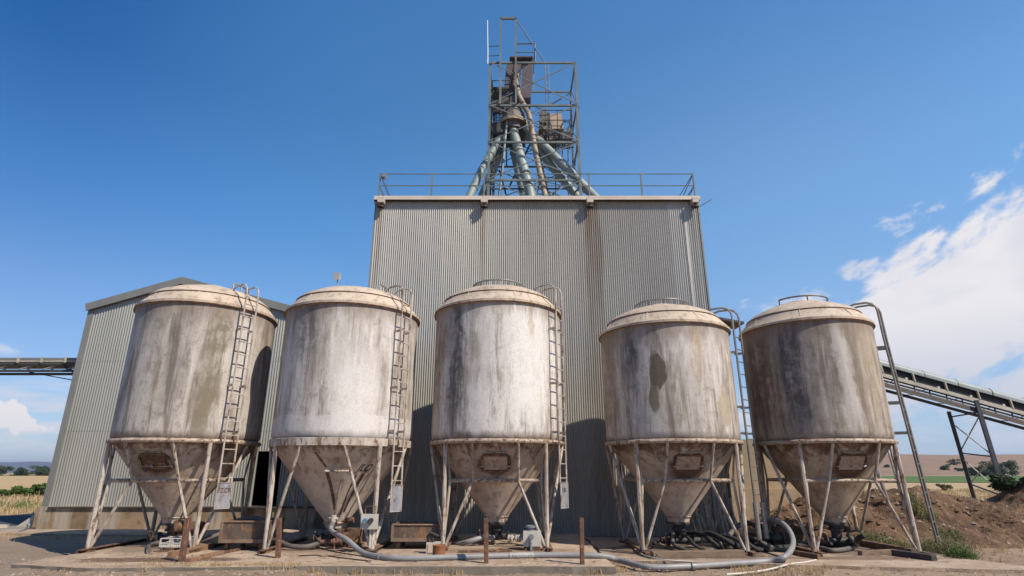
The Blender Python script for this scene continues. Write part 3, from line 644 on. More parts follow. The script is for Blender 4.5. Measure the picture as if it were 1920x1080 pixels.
# second conveyor, far left
c2=thing('covered_conveyor',(-18,21,5),'level belt conveyor entering the left side of the shed from the picture edge','conveyor')
LY=20.6
l0=at(0,0,Y=LY);zz=at(0,668+12,Y=LY).z
xa,xb=-44.,SX0-.02
def seg(dz0,dz1,dy0,dy1,nm,mt):
    m=MB();m.box(((xa+xb)/2,LY+(dy0+dy1)/2,zz+(dz0+dz1)/2),(xb-xa,abs(dy1-dy0),abs(dz1-dz0)));return m.build(nm,mt,c2,False)
seg(.02,.10,-.42,.42,'cover','trim');seg(-.10,.02,-.36,.36,'belt','greycover');seg(-.16,-.10,-.40,.40,'side_rail','darksteel');seg(-.4,-.32,-.40,-.3,'bottom_chord','darksteel');seg(-.4,-.32,.3,.4,'bottom_chord','darksteel')
seg(-.05,.0,-.45,-.42,'side_rail','beige')
x=xb-.6
while x>-30:
    m=MB();m.box((x,LY-.38,zz-.24),(.05,.05,.17));m.build('lattice','darksteel',c2,False)
    m=MB();m.box((x-.4,LY-.46,zz+.02),(.07,.04,.2));m.tube((x-.35,LY-.36,zz-.3),(x+.1,LY-.36,zz-.18),.015,5);m.build('idler_bracket','beige',c2,False)
    x-=.85
m=MB();m.tube((xb-1.1,LY-.3,zz-.2),(xb,LY-.3,zz-.75),.05,6);m.tube((xb-2.3,LY-.3,zz-.4),(xb-.3,LY-.3,zz-.75),.02,6);m.tube((xb-.6,LY-.3,zz-.3),(xb-.6,LY-.3,zz-1.0),.025,6);m.path([(xb-.6,LY-.3,zz-1),(xb-.2,LY-.3,zz-1.1),(xb,LY-.3,zz-1.1)],.035,6);m.build('wall_bracket','darksteel',c2)
m=MB();m.beam((-30,LY-.4,0),(-30,LY-.4,zz-.4),.15,.15);m.beam((-30,LY+.4,0),(-30,LY+.4,zz-.4),.15,.15);m.build('trestle_leg','darksteel',c2,False)
lb=at(148,706,Y=SY0+.15);l=thing('wall_lamp',lb,'small pale lamp on the shed corner under the left conveyor','lamp');MB().beam(lb+Vector((-.2,-.05,.04)),lb+Vector((.12,0,-.02)),.09,.05).build('lamp_head','lamp',l,False);MB().box(lb+Vector((-.08,.0,-.18)),(.14,.12,.28)).build('control_box','darksteel',l,False)

# ---------------------------------------------------------------- silos
Z0=.13
def silo(name_label,X,Y,Rr,zt,bmat,cmat,z0=Z0,plain=False,phi=-33,lad_bottom=1.45,lean=0,panel=True,rail='arc',hatchdz=0,twist=0,ptext=None,ladmat='legs',lower=True,smark=True):
    root=thing('hopper_silo',(X,Y,z0),name_label,'silo','hopper silos in a row in front of the tower')
    P=lambda x,y,z:Vector((X+x,Y+y,z))
    pol=lambda r,a,z:Vector((X+r*math.cos(a),Y+r*math.sin(a),z))
    c=(X,Y,0)
    zr_=2.36
    m=MB();m.lathe([(Rr-.05,zr_+.02),(Rr-.005,zr_+.09),(Rr,zr_+.2),(Rr,zt-1.5),(Rr,zt)],112,c);m.build('shell',bmat,root)
    lid=MB();lid.lathe([(Rr-.02,zt-.05),(Rr+.05,zt-.04),(Rr+.055,zt+.03),(Rr+.03,zt+.05),(Rr-.17,zt+.275),(Rr-.178,zt+.295),(Rr-.158,zt+.302),(Rr-.165,zt+.32),(Rr-.30,zt+.43),(Rr-.55,zt+.55),(.74,zt+.63),(.70,zt+.655),(.66,zt+.66),(.2,zt+.70),(.0,zt+.71)],96,c);L=lid.build('lid','lid',root,ang=25)
    m=MB();m.path([pol(Rr+.045,2*math.pi*k/96,zt-.035) for k in range(96)],.016,6,closed=True);m.build('rim','rust',L)
    m=MB();m.path([pol(Rr-.168,2*math.pi*k/96,zt+.291) for k in range(96)],.009,6,closed=True);m.build('crease_strip','rust',L)
    # lid seams and hatch
    for k in range(8):
        a=2*math.pi*(k+.37)/8;m=MB();m.beam(pol(Rr-.0,a,zt+.085),pol(Rr-.17,a,zt+.285),.022,.012);m.build('seam','lid',L,False)
    m=MB();m.lathe([(.33,zt+.68),(.33,zt+.76),(.29,zt+.79),(0,zt+.80)],24,c);m.build('manhole_cover','lid',L)
    # hoop rail around the top
    if rail=='full': a0_,a1_,nb,rr,hh=0,360,44,.66,.80
    elif rail=='part': a0_,a1_,nb,rr,hh=-160,20,3,.66,.79
    else: a0_,a1_,nb,rr,hh=-30,140,9,.8,.78
    pts=[pol(rr,R(a0_+(a1_-a0_)*k/40),zt+hh) for k in range(41)]
    m=MB();m.path(pts,.022,6)
    for k in range(nb+1):
        a=R(a0_+(a1_-a0_)*k/nb);m.tube(pol(rr,a,zt+hh),pol(rr,a,zt+.58),.011 if rail=='full' else .018,5)
    m.build('top_rail','galv' if rail!='part' else 'galvdark',L)
    # hopper
    zc=.72
    if lower: prof=[(Rr-.03,zr_),(Rr-.10,zr_-.1),(.27,zc),(.25,zc-.06),(.24,zc-.12)]
    else: prof=[(Rr-.02,zr_+.02),(Rr-.02,zr_-.12),(Rr-.07,zr_-.16),(.24,.62),(.22,.5)]
    H=MB().lathe(prof,72,c).build('hopper',cmat,root)
    if lower:
        m=MB();m.path([pol(Rr+.005,2*math.pi*k/96,zr_-.02) for k in range(96)],.048,8,closed=True);m.build('support_ring','ring',root)
    else:
        m=MB();m.lathe([(Rr+.005,zr_+.03),(Rr+.03,zr_+.02),(Rr+.03,zr_-.13),(Rr+.0,zr_-.14)],96,c);m.build('support_ring','legs',root)
    m=MB()
    if lower:
        for k in range(8):
            a=R(22.5+45*k);m.beam(pol(Rr-.12,a,zr_-.12),pol(.84,a,1.53),.012,.03)
        m.path([pol(.86,2*math.pi*k/64,1.535) for k in range(64)],.012,5,closed=True)
    m.path([pol(.272,2*math.pi*k/24,zc if lower else .62) for k in range(24)],.018,5,closed=True);m.build('seam','ring',H)
    F=1.10;hs=1.0;zl=1.52
    for sx in (-1,1):
        for sy in (-1,1):
            foot=P(sx*F,sy*F,z0+.03)
            a=math.atan2(sy,sx)
            m=MB();m.tube(pol(Rr+.0,a,zr_-.05),foot,.045 if lower else .05,8);m.build('leg','legs',root)
            m=MB();m.box(foot+Vector((0,0,-.01)),(.22,.22,.035));m.box(foot+Vector((0,0,.05)),(.12,.02,.12));m.build('foot_plate','rust',root,False)
            for ax in (0,1):
                d=R(9) if lower else R(12)
                b_=(0 if sx>0 else math.pi) if ax==0 else (math.pi/2 if sy>0 else -math.pi/2)
                sgn=(sy*sx if ax==0 else -sx*sy)
                if lower and ax==1:   # front/back: strut down the cone to the lower frame, then out to the foot
                    m=MB();m.path([P(sx*.5,sy*math.sqrt(Rr*Rr-.25),zr_-.06),P(sx*.5,sy*(hs+.01),zl),foot+Vector((-sx*.05,0,.05))],.032,8);m.build('strut','legs',root)
                    m=MB();m.tube(P(sx*hs,sy*hs,zl),foot+Vector((0,-sy*.05,.05)),.03,8);m.build('strut','legs',root)
                else:
                    top=pol(Rr,b_+sgn*(d if ax==0 else R(16)),zr_-.05)
                    m=MB();m.tube(top,foot+Vector((-sx*.04*ax,-sy*.04*(1-ax),.04)),.034,8);m.build('brace','legs',root)
    if lower:
        for ax in range(4):
            a=[P(-hs,-hs,zl),P(hs,-hs,zl),P(hs,hs,zl),P(-hs,hs,zl)];m=MB();m.tube(a[ax],a[(ax+1)%4],.04,8);m.build('lower_rail','ring',root)
        for sx in(-1,1):
            for sy in(-1,1): m=MB();m.tube(P(sx*hs,sy*hs,zl),pol(Rr-.03,math.atan2(sy,sx),zr_-.05),.022,6);m.build('brace','legs',root)
    # base beams running front to back
    for sx in (-1,1):
        m=MB();x=X+sx*F+(0 if sx<0 else 0)
        m.box((x,Y-.05,z0+.005),(.03,2*F+.5,.11));m.box((x+.045,Y-.05,z0+.062),(.12,2*F+.5,.012));m.build('base_beam','rust' if sx<0 else 'bin',root,False)
    # hatch on the -Y side of the hopper
    if lower:
        nrm_a=math.atan2(Rr-.10-.27,(zr_-.1)-zc); # slope
        def hp(u,v,o):   # u across, v up the cone face, o outward
            z=1.90+hatchdz+v*math.cos(nrm_a); r=.27+(z-zc)*math.tan(nrm_a)
            return P(u,-(r*math.sqrt(max(0,1-(u/r)**2)) if abs(v)<9 else r)*1-o*math.cos(nrm_a),z-o*math.sin(nrm_a))
        m=MB();w_,h_=.30,.21
        ring=[hp(w_*a_,h_*b_,.02) for a_,b_ in ((-1,-.7),(-.8,-1),(.8,-1),(1,-.7),(1,.7),(.8,1),(-.8,1),(-1,.7))]
        m.path(ring,.028,6,closed=True);HT=m.build('hatch','rust',root)
        m=MB();g_=[hp(w_*.86*(i/5*2-1),h_*.82*(j/2*2-1),.03) for j in range(3) for i in range(6)]
        m.add(g_,[(j*6+i,j*6+i+1,(j+1)*6+i+1,(j+1)*6+i) for j in range(2) for i in range(5)]);m.build('hatch_cover','rust' if rail=='arc' else 'hatchtan',HT)
        m=MB();m.tube(hp(-w_-.04,-.06,.06),hp(w_+.07,-.06,.06),.016,6);m.tube(hp(w_+.06,-.09,.06),hp(w_+.06,.12,.08),.014,6);m.tube(hp(-w_+.02,-.1,.05),hp(-w_+.02,.1,.05),.014,6);m.tube(hp(-.02,-.1,.05),hp(-.02,-.02,.08),.02,6);m.build('hatch_bar','galv',HT)
        m=MB();m.beam(hp(-w_*.9,h_+.07,.03),hp(w_*.8,h_+.07,.03),.03,.02);m.build('drip_strip','ring',HT,False)
    # outlet and valve
    m=MB();zo=(zc-.12) if lower else .5
    m.lathe([(.24,zo+.01),(.27,zo),(.27,zo-.04),(.13,zo-.05),(.13,zo-.12),(.17,zo-.13),(.17,zo-.17),(.11,zo-.18),(.11,max(z0+.12,zo-.33)),(.0,max(z0+.12,zo-.34))],20,c);V=m.build('outlet_valve','dark',root)
    m=MB();m.tube(P(-.45,-.02,z0+.16),P(.45,-.02,z0+.16),.07,12);m.tube(P(-.30,-.02,z0+.16),P(-.26,-.02,z0+.16),.12,12);m.tube(P(.26,-.02,z0+.16),P(.30,-.02,z0+.16),.12,12);m.tube(P(.18,-.02,z0+.16),P(.18,-.22,z0+.2),.03,8);m.build('discharge_pipe','dark',V)
    m=MB();m.path([P(-.38+.0,-.2+.1*math.cos(t*.524),z0+.22+.1*math.sin(t*.524)) for t in range(12)],.014,5,closed=True);m.tube(P(-.38,-.1,z0+.16),P(-.38,-.24,z0+.24),.014,5);m.build('handwheel','rust',V)
    # ladder
    ph=R(phi);e=Vector((math.cos(ph),math.sin(ph),0));t=Vector((-math.sin(ph+R(twist)),math.cos(ph+R(twist)),0));so=.20;hw=.15
    def lpnt(s,r,z):
        k=(zt-z)/(zt-.2)*lean if z<zt else 0
        return Vector((X,Y,z))+e*(r+k)+t*s*hw
    ld=MB();B0=Rr+so
    for s_ in (-1,1):
        pts=[lpnt(s_,B0,lad_bottom),lpnt(s_,B0,zt-.3),lpnt(s_,B0,zt+.34)]
        pts+=[lpnt(s_,B0-.02,zt+.44),lpnt(s_,B0-.09,zt+.53),lpnt(s_,B0-.2,zt+.57),lpnt(s_,B0-.45,zt+.56),lpnt(s_,B0-.56,zt+.52),lpnt(s_,B0-.6,zt+.44),lpnt(s_,B0-.6,zt+.2)]
        ld.path(pts,.021 if ladmat=='legs' else .026,7)
    LD=ld.build('ladder',ladmat,root)
    z=lad_bottom+.12
    while z<zt+.1:
        MB().tube(lpnt(-1,B0,z),lpnt(1,B0,z),.013,6).build('rung',ladmat,LD);z+=.30
    for z in (zt-.55,zt-1.85,2.55):
        for s_ in(-1,1):
            m=MB();q=lpnt(s_,B0,z);m.beam(q,Vector((X,Y,z))+e*(Rr-.01)+t*s_*hw,.035,.05);m.build('ladder_bracket',ladmat,LD,False)
    if panel:
        m=MB();m.beam(lpnt(0,B0+.01,lad_bottom-.5),lpnt(0,B0+.01,lad_bottom+.02),.33,.012,tuple(e));PN=m.build('sheet_panel','panel',LD,False)
        m=MB();m.path([lpnt(-1.1,B0+.02,lad_bottom-.5),lpnt(1.1,B0+.02,lad_bottom-.5),lpnt(1.1,B0+.02,lad_bottom+.03),lpnt(-1.1,B0+.02,lad_bottom+.03)],.013,5,closed=True);m.build('panel_frame',ladmat,PN)
        if ptext: text_mesh(ptext[0],.13,ptext[1],'panel_writing',PN,lambda a_,b_:lpnt(0,B0+.026,lad_bottom-.13)+t*a_+Vector((0,0,b_)))
    return root,H,P,pol,LD
OL=(.17,.14,.095);DK=(.085,.075,.072);WH=(.68,.645,.61);BR=(.22,.155,.11);TN=(.40,.31,.20)
b1=mat_silo('silo_shell_grey_olive',[(.72,.035,.15,2.0,2.8,.9,OL),(-.35,0,.30,4.0,5.2,.55,DK),(.2,0,.2,2.2,3.,.35,DK),(1.05,0,.16,2.3,4,.5,WH),(1.75,0,.35,2.4,4,.5,BR),(-.1,0,.1,2,5,.4,OL)],1,light=(.44,.395,.35),mid=(.25,.212,.175),zt=5.29,whiteness=.35)
b2=mat_silo('silo_shell_white_streaks',[(-.38,0,.22,3.3,4.6,.75,DK),(-.62,0,.2,3.6,5,.4,DK),(.35,0,.4,5.2,3.2,.75,WH),(-1.2,0,.25,2.3,3,.5,BR),(.1,0,.1,3.4,4.4,.4,WH)],2,light=(.52,.48,.44),mid=(.30,.255,.22),zt=5.22,whiteness=.6,specks=.3,band=2.72)
b3=mat_silo('silo_shell_chalk_white',[(-.62,0,.17,2.3,3.2,.85,DK),(-1.2,0,.35,2.3,3.4,.7,BR),(.45,0,.40,2.3,3.2,.9,WH),(.55,0,.07,4.2,4.9,.7,TN),(-.15,0,.12,2.3,3,.5,WH),(-.3,0,.15,4.4,2.8,.6,WH)],3,light=(.585,.55,.51),mid=(.34,.295,.255),zt=5.37,whiteness=.8,specks=.9)
b4=mat_silo('silo_shell_brown_patch',[(-.78,0,.20,3.2,4.4,.85,DK),(-.42,0,.12,3.9,4.6,.7,DK),(-1.35,0,.4,2.2,3,.7,BR),(.2,0,.08,3.2,4.2,.7,TN),(.05,0,.15,2.6,4.6,.5,WH),(.5,0,.12,2.4,3.4,.45,WH)],4,light=(.48,.435,.39),zt=4.87,patch=[(-.37,3.80,.12,.46,-.3,(.085,.055,.032),1.),(-.46,3.22,.08,.32,.2,(.13,.105,.065),.95),(.62,3.0,.15,.38,0,(.34,.26,.16),.7)],whiteness=.5,specks=.5)
b5=mat_silo('silo_shell_dark',[(-.72,0,.26,2.2,3.,.85,DK),(-1.3,0,.4,2.2,3,.85,(.13,.085,.06)),(-.25,0,.25,2.3,3.6,.45,DK),(.18,-.02,.12,2.4,4.2,.5,OL),(.45,0,.3,2.3,3.6,.4,TN),(0.0,0,.12,2.3,3,.4,WH)],5,light=(.39,.335,.285),mid=(.21,.17,.135),zt=4.95,whiteness=.3,specks=.3)
S=[]
S.append(silo('leftmost hopper silo, grey shell with an olive stain run, in front of the shed gable',-7.68,13.95,1.56,5.42,b1,mat_cone('hopper_one',1),rail='arc',ptext=('FZCR','rust')))
S.append(silo('second silo from the left, white-banded shell, with deep plain cone and grey hose',-3.97,13.85,1.585,5.35,b2,mat_cone('hopper_two',2,(.52,.44,.37),(.42,.35,.29),blot=False),rail='arc',lower=False,lad_bottom=1.4))
S.append(silo('middle silo, tallest and chalkiest white, with one dark vertical band',-.36,14.2,1.575,5.50,b3,mat_cone('hopper_three',3),rail='full',ptext=('UK','bluemark')))
S.append(silo('short silo with a brown comma-shaped patch on its shell, second from the right',3.86,14.2,1.565,5.0,b4,mat_cone('hopper_four',4),z0=.05,rail='full',lad_bottom=.5,panel=False,ladmat='galvdark',phi=-20,twist=-32))
S.append(silo('rightmost and darkest silo, beside the earth mound, with a long leaning ladder',7.44,14.15,1.50,5.08,b5,mat_cone('hopper_five',5,(.44,.355,.27),(.27,.2,.14)),z0=.05,rail='part',lad_bottom=.25,panel=False,ladmat='galvdark',lean=.22,phi=-26,twist=-18))
# ladder foot of silo 4: thicker grey sleeve
r4=S[3]
m=MB()
for s_ in (-1,1):
    ph=R(-20);e=Vector((math.cos(ph),math.sin(ph),0));t=Vector((-math.sin(ph+R(-32)),math.cos(ph+R(-32)),0));q=Vector((3.86,14.2,0))+e*(1.565+.20)+t*s_*.15
    m.tube(q+Vector((0,0,.3)),q+Vector((0,0,1.05)),.055,8)
m.build('ladder_sleeve','galv',r4[4])
# silo 2 extras: handle bar, small pipe, hand painted marks
root2,H2,P2,pol2,LD2=S[1]
R2=1.585
def conept(u,z,o=.012):
    k=(R2-.07-.24)/((2.36-.16)-.62);r=.24+(z-.62)*k;a=-math.pi/2+u
    n=Vector((math.cos(a),math.sin(a),-k)).normalized();return pol2(r,a,z)+n*o
m=MB();m.tube(conept(.02,1.78,.1),conept(.42,1.78,.1),.022,8)
for u in (.03,.41): m.tube(conept(u,1.78,.1),conept(u,1.80,0),.015,6)
m.build('grab_bar','legs',root2)
m=MB();m.tube(conept(.30,1.55,.06),conept(.18,.86,.1),.022,8);m.tube(conept(.32,1.62,.02),conept(.30,1.55,.07),.02,8);m.build('drain_pipe','legs',root2)
m=MB();q=conept(.15,.82,.12);m.tube(q+Vector((0,-.0,.06)),q+Vector((0,0,-.08)),.06,12);m.tube(q+Vector((-.09,0,0)),q+Vector((.10,0,-.02)),.035,8);m.build('hose_coupling','beige',root2)
text_mesh('JLO',.27,'marker','painted_marks',root2,lambda x,y:conept(.70+x*.62,1.78+y*.8,.006),shear=.5)
m=MB();random.seed(12)
def drip(u0,z0_,u1,z1_,w0,w1):
    N=8;vs=[]
    for i in range(N+1):
        f=i/N;u=u0+(u1-u0)*f;z=z0_+(z1_-z0_)*f;w=w0+(w1-w0)*f+random.uniform(-.006,.006);vs+=[conept(u-w,z,.005),conept(u+w,z,.005)]
    m.add(vs,[(2*i,2*i+1,2*i+3,2*i+2) for i in range(N)])
drip(.02,1.72,.17,.9,.03,.06);drip(.60,1.66,.44,.8,.02,.035);drip(.74,1.66,.62,.85,.035,.04);drip(.88,1.7,.72,1.15,.008,.008);drip(-.12,2.1,.02,1.8,.03,.02)
m.build('rust_runs','rust',root2,False)
# faint red stencil letters above the other hatches
for i,(tx) in ((0,'5 1A3M'),(2,'S T0 II'),(3,'FTI23G')):
    ro,Hh,Pp,po,_=S[i];Rr=(1.56,0,1.575,1.565)[i];k=(Rr-.10-.27)/((2.36-.1)-.72)
    def pt(x,y,po=po,k=k):
        z=2.20+y*.8;r=.27+(z-.72)*k;a=-math.pi/2+x/r;n=Vector((math.cos(a),math.sin(a),-k)).normalized();return po(r,a,z)+n*.006
    text_mesh(tx,.085,'redmark','faded_stencil',ro,pt)
# ---------------------------------------------------------------- things around the silos
def gpost(px,ytop,ybot,w,lean,label,h=None,zb=0.):
    b=at(px,ybot,Z=zb);tt=at(px+lean,ytop,Y=b.y)
    m=MB();N=6;rm=[]
    for i in range(N):
        p=b.lerp(tt,i/N);q=b.lerp(tt,(i+1)/N)
    m.beam(b-Vector((0,0,.05)),tt,w,w*.8);ob=m.build('timber_post' if 0 else 'marker_post','rustpost',loc=(b.x,b.y,0),smooth=False)
    bev=ob.modifiers.new('b','BEVEL');bev.width=.008;bev.segments=2
    return tag(ob,label,'post','rusty square posts along the slab edge')
gpost(338,971,1068,.105,15,'leaning rusty post in front of the leftmost silo')
gpost(521,971,1060,.10,3,'short rusty post in front of the silo with the plain cone, near its left foot')
gpost(912,972,1071,.10,-1,'upright rusty post in front of the middle silo')
gpost(1092,971,1073,.095,-2,'upright rusty post at the right end of the slab, past the middle silo')
def bin_(x0,x1,ytop,Yf,depth,z0_,label,flare=.05):
    a=at(x0,ytop,Y=Yf);b=at(x1,ytop,Y=Yf);zt_=a.z;X0,X1=a.x,b.x;zb_=z0_+.16
    t=thing('skip_bin',((X0+X1)/2,Yf+depth/2,z0_),label,'metal bin','rusty skip bins between the silos')
    w=.03;m=MB()
    # four sides and floor, slightly flared
    def quadbox(p,q,h0,h1,n):
        p=Vector(p);q=Vector(q);n=Vector(n)*w
        vs=[p+Vector((0,0,h0)),q+Vector((0,0,h0)),q+Vector((0,0,h0))+n,p+Vector((0,0,h0))+n,p+Vector((0,0,h1)),q+Vector((0,0,h1)),q+Vector((0,0,h1))+n,p+Vector((0,0,h1))+n]
        m.add(vs,[(3,2,1,0),(4,5,6,7),(0,1,5,4),(1,2,6,5),(2,3,7,6),(3,0,4,7)])
    quadbox((X0,Yf,0),(X1,Yf,0),zb_,zt_,(0,1,0));quadbox((X0,Yf+depth,0),(X1,Yf+depth,0),zb_,zt_,(0,-1,0))
    quadbox((X0,Yf+w+.002,0),(X0,Yf+depth-w-.002,0),zb_,zt_,(1,0,0));quadbox((X1,Yf+w+.002,0),(X1,Yf+depth-w-.002,0),zb_,zt_,(-1,0,0))
    m.box(((X0+X1)/2,Yf+depth/2,zb_+.03),(X1-X0-.07,depth-.07,.03));m.build('bin_body','bin',t,False)
    m=MB();m.path([(X0-.01,Yf-.01,zt_),(X1+.01,Yf-.01,zt_),(X1+.01,Yf+depth,zt_),(X0-.01,Yf+depth,zt_)],.022,6,closed=True);m.beam((X0-.02,Yf-.03,zb_+.03),(X1+.02,Yf-.03,zb_+.03),.03,.07)
    for x in (X0,X1): m.beam((x,Yf-.02,zb_),(x,Yf-.02,zt_),.05,.03)
    m.build('rim','binrim',t,False)
    for x in (X0+.12,X1-.12):
        for y in (Yf+.1,Yf+depth-.1): m=MB();m.beam((x,y,z0_),(x,y,zb_),.07,.07);m.build('leg','rust',t,False)
    return t
bin_(418,502,978,13.0,.95,Z0,'rusty open metal bin on legs between the leftmost silo and its neighbour')
bin_(737,828,984,13.25,.8,Z0,'rusty metal bin standing left of the middle silo')
# switch box on the leg of silo 2
a=at(679,964,Y=12.65);b=at(707,992,Y=12.65);c=(a+b)/2
t=thing('switch_box',(c.x,c.y,b.z),'cream switch box with a blue socket on the right front leg of the plain-cone silo','electric box')
MB().box((c.x,c.y,c.z),(b.x-a.x,.14,a.z-b.z)).build('box_body','white',t,False)
m=MB();m.tube((c.x-.06,c.y-.07,c.z+.03),(c.x-.06,c.y-.19,c.z+.02),.05,12);m.build('socket','blue',t)
m=MB();m.tube((c.x+.05,c.y-.07,c.z+.03),(c.x+.05,c.y-.15,c.z+.03),.05,12);m.box((c.x+.05,c.y-.16,c.z+.0),(.05,.03,.09));m.build('rotary_switch','dark',t)
m=MB();m.path([(c.x-.1,c.y,a.z),(c.x-.1,c.y,a.z+.15),(c.x+.1,c.y,a.z+.15),(c.x+.1,c.y,a.z)],.012,6);m.build('conduit','rust',t)
m=MB();m.tube((c.x+.03,c.y+.02,b.z),(c.x+.03,c.y+.02,Z0+.1),.03,8);m.build('stand_pipe','beige',t)
# pump cabinet beside silo 3
a=at(981,996,Y=13.0);b=at(1015,1030,Y=13.0);c=(a+b)/2;zb_=Z0
t=thing('pump_cabinet',(c.x,13.1,zb_),'pale box with a dome cap and front knob beside the middle silo outlet','electric box')
MB().box((c.x,13.15,(a.z+zb_+.08)/2),(b.x-a.x,.28,a.z-zb_-.08)).build('box_body','white',t,False)
m=MB();m.lathe([(.07,a.z),(.075,a.z+.04),(.11,a.z+.06),(.11,a.z+.09),(.05,a.z+.11),(0,a.z+.115)],14,(c.x-.03,13.15,0));m.build('dome_cap','bluegrey',t)
m=MB();m.tube((c.x-.02,13.0,c.z+.07),(c.x-.02,12.9,c.z+.07),.05,10);m.tube((c.x-.03,13.0,c.z-.03),(c.x-.03,12.97,c.z-.2),.025,8);m.build('knob','bluegrey',t)
m=MB();m.box((c.x,13.15,zb_+.04),(.34,.26,.075));m.build('plinth','rust',t,False)
m=MB();z=c.z+.02;m.tube((a.x,13.15,z),(a.x-.3,13.2,z),.035,10)
for dx in (.06,.12,.22,.28): m.tube((a.x-dx,13.15,z),(a.x-dx-.025,13.16,z),.075,12)
m.build('flanged_pipe','beige',t)
# small white box with bird-like hood and rusty can
a=at(799,1018,Y=12.5);b=at(823,1040,Y=12.5);c=(a+b)/2
t=thing('meter_box',(c.x,12.6,Z0),'small white box with a bent black hood on top, next to the rusty can','electric box')
MB().box((c.x,12.65,(a.z+Z0)/2),(b.x-a.x,.24,a.z-Z0)).build('box_body','white',t,False)
m=MB();m.path([(c.x-.07,12.65,a.z),(c.x-.09,12.65,a.z+.1),(c.x-.04,12.62,a.z+.16)],[.06,.07,.045],10);m.beam((c.x-.1,12.62,a.z+.2),(c.x+.1,12.6,a.z+.12),.14,.02);m.build('hood','dark',t)
m=MB();m.box((c.x,12.52,(a.z+Z0)/2),(.2,.01,.16));m.build('cover_plate','lid',t,False)
b=at(821,1051,Z=Z0);m=MB();m.lathe([(.0,0.005),(.125,.005),(.128,.02),(.12,.04),(.12,.23),(.128,.25),(.122,.255),(.115,.24),(.0,.235)],24,(b.x,b.y+.12,Z0));tag(m.build('rusty_can','can',loc=(b.x,b.y+.12,Z0)),'rusty orange can standing on the slab in front of the grey hose','can')
# white slatted grille crate by silo 1
a=at(302,1010,Y=12.75);b=at(342,1036,Y=12.75)
t=thing('slatted_crate',((a.x+b.x)/2,12.9,Z0),'white slatted metal grille box under the leftmost silo behind the leaning post','crate')
m=MB();zt_=a.z;z0_=Z0+.1
for x in (a.x,a.x+(b.x-a.x)*.5,b.x):
    m.beam((x,12.75,z0_),(x,12.75,zt_),.025,.025);m.beam((x,13.1,z0_),(x,13.1,zt_),.025,.025)
for z in (z0_,zt_-.09,zt_): m.path([(a.x,12.75,z),(b.x,12.75,z),(b.x,13.1,z),(a.x,13.1,z)],.013,5,closed=True)
m.build('frame','white',t,False)
for y in (12.75,13.1):
    m=MB()
    for k in range(1,12): x=a.x+(b.x-a.x)*k/12;m.beam((x,y,z0_),(x,y,zt_-.09),.012,.012)
    m.beam((a.x,y,z0_+.03),(b.x,y,z0_+.03),.014,.02);m.build('slats','whitepipe',t,False)
m=MB()
for x in (a.x+.04,b.x-.04):
    for y in (12.78,13.06): m.box((x,y,Z0+.05),(.06,.06,.1))
m.build('block_feet','rust',t,False)
m=MB();c=Vector(((a.x+b.x)/2,13.3,0));m.tube(c+Vector((-.25,0,Z0+.42)),c+Vector((.3,0,Z0+.42)),.13,14);m.tube(c+Vector((-.3,0,Z0+.42)),c+Vector((-.25,0,Z0+.42)),.16,14);m.tube(c+Vector((0,0,Z0)),c+Vector((0,0,Z0+.42)),.07,10);m.box(c+Vector((0,0,Z0+.03)),(.5,.4,.06))
tag(m.build('pump_motor','rust',loc=(c.x,c.y,Z0)),'rusty pump motor under the cone of the leftmost silo','pump')
# floodlight on silo 2's lid
p=Vector((-4.25,13.6,5.35+.55));top=at(633,522,Y=13.6)
t=thing('floodlight',(top.x,13.6,p.z-.05),'small white floodlight on a thin pole on the plain-cone silo lid','lamp')
MB().tube((top.x,13.6,p.z-.1),(top.x,13.6,top.z),.014,6).build('pole','galv',t)
MB().box((top.x,13.55,top.z+.04),(.15,.08,.17),Matrix.Rotation(R(15),3,'X')).build('lamp_head','lamp',t,False)
# hoses ------------------------------------------------------------
zg=Z0+.05
q=conept(.15,.82,.12)
main=[q+Vector((0,0,-.08)),q+Vector((.01,-.1,-.25)),at(650,1012,Y=12.6),at(680,1036,Y=12.2),at(712,1044,Z=zg),at(760,1047,Z=zg),at(880,1044,Z=zg),at(1000,1041,Z=zg),at(1120,1042,Z=zg),at(1160,1050,Z=.1),at(1215,1063,Z=.06),at(1290,1062,Z=.06),at(1370,1057,Z=.06),at(1440,1052,Z=.07),at(1472,1044,Y=11.9),at(1487,1020,Y=12.5),at(1480,995,Y=13.0),at(1462,978,Y=13.5),at(1438,973,Y=13.9)]
H_=hose('long_hose',main,.053,'hose','long thick grey hose running along the slab from the plain-cone silo to the right',n=14)
for q0 in (at(712,1044,Z=zg),at(1300,1062,Z=.06)):
    d_=Vector((1,0,0));MB().tube(q0-d_*.03,q0+d_*.03,.069,14).build('clamp','galv',H_)
# worn pale sleeve + faint print marks
sl_=spline([at(955,1042,Z=zg),at(1000,1041,Z=zg)],4);m=MB().path(sl_,.056,14).build('taped_joint','hosepale',H_)
m=MB()
for k in range(7):
    p=at(962+k*5.5,1038,Z=zg);m.box((p.x,at(0,1042,Z=zg).y-.053,zg+.01),(.012,.008,.02 if k!=4 else .008))
m.build('print_marks','bluemark',H_,False)
hose('short_hose',[at(845,1020,Y=14.2),at(860,1020,Y=14.0),at(880,1015,Y=13.8),at(905,1008,Y=13.9),at(925,1008,Y=14.1)],.055,'hose','short blue-grey hose at the left of the middle silo outlet')
hose('rubber_hose',[at(600,1018,Y=13.2),at(575,1025,Y=13.1),at(545,1024,Y=13.1),at(525,1016,Y=13.3),at(508,1010,Y=13.6)],.05,'hosebrown','dusty hose lying under the plain-cone silo towards the bin')
hose('rubber_hose',[at(496,1000,Y=13.3),at(498,985,Y=13.3),at(486,973,Y=13.3),at(470,972,Y=13.4),at(445,976,Y=13.5),at(425,985,Y=13.6)],.05,'hosebrown','dusty hose curling over the rim of the left bin')
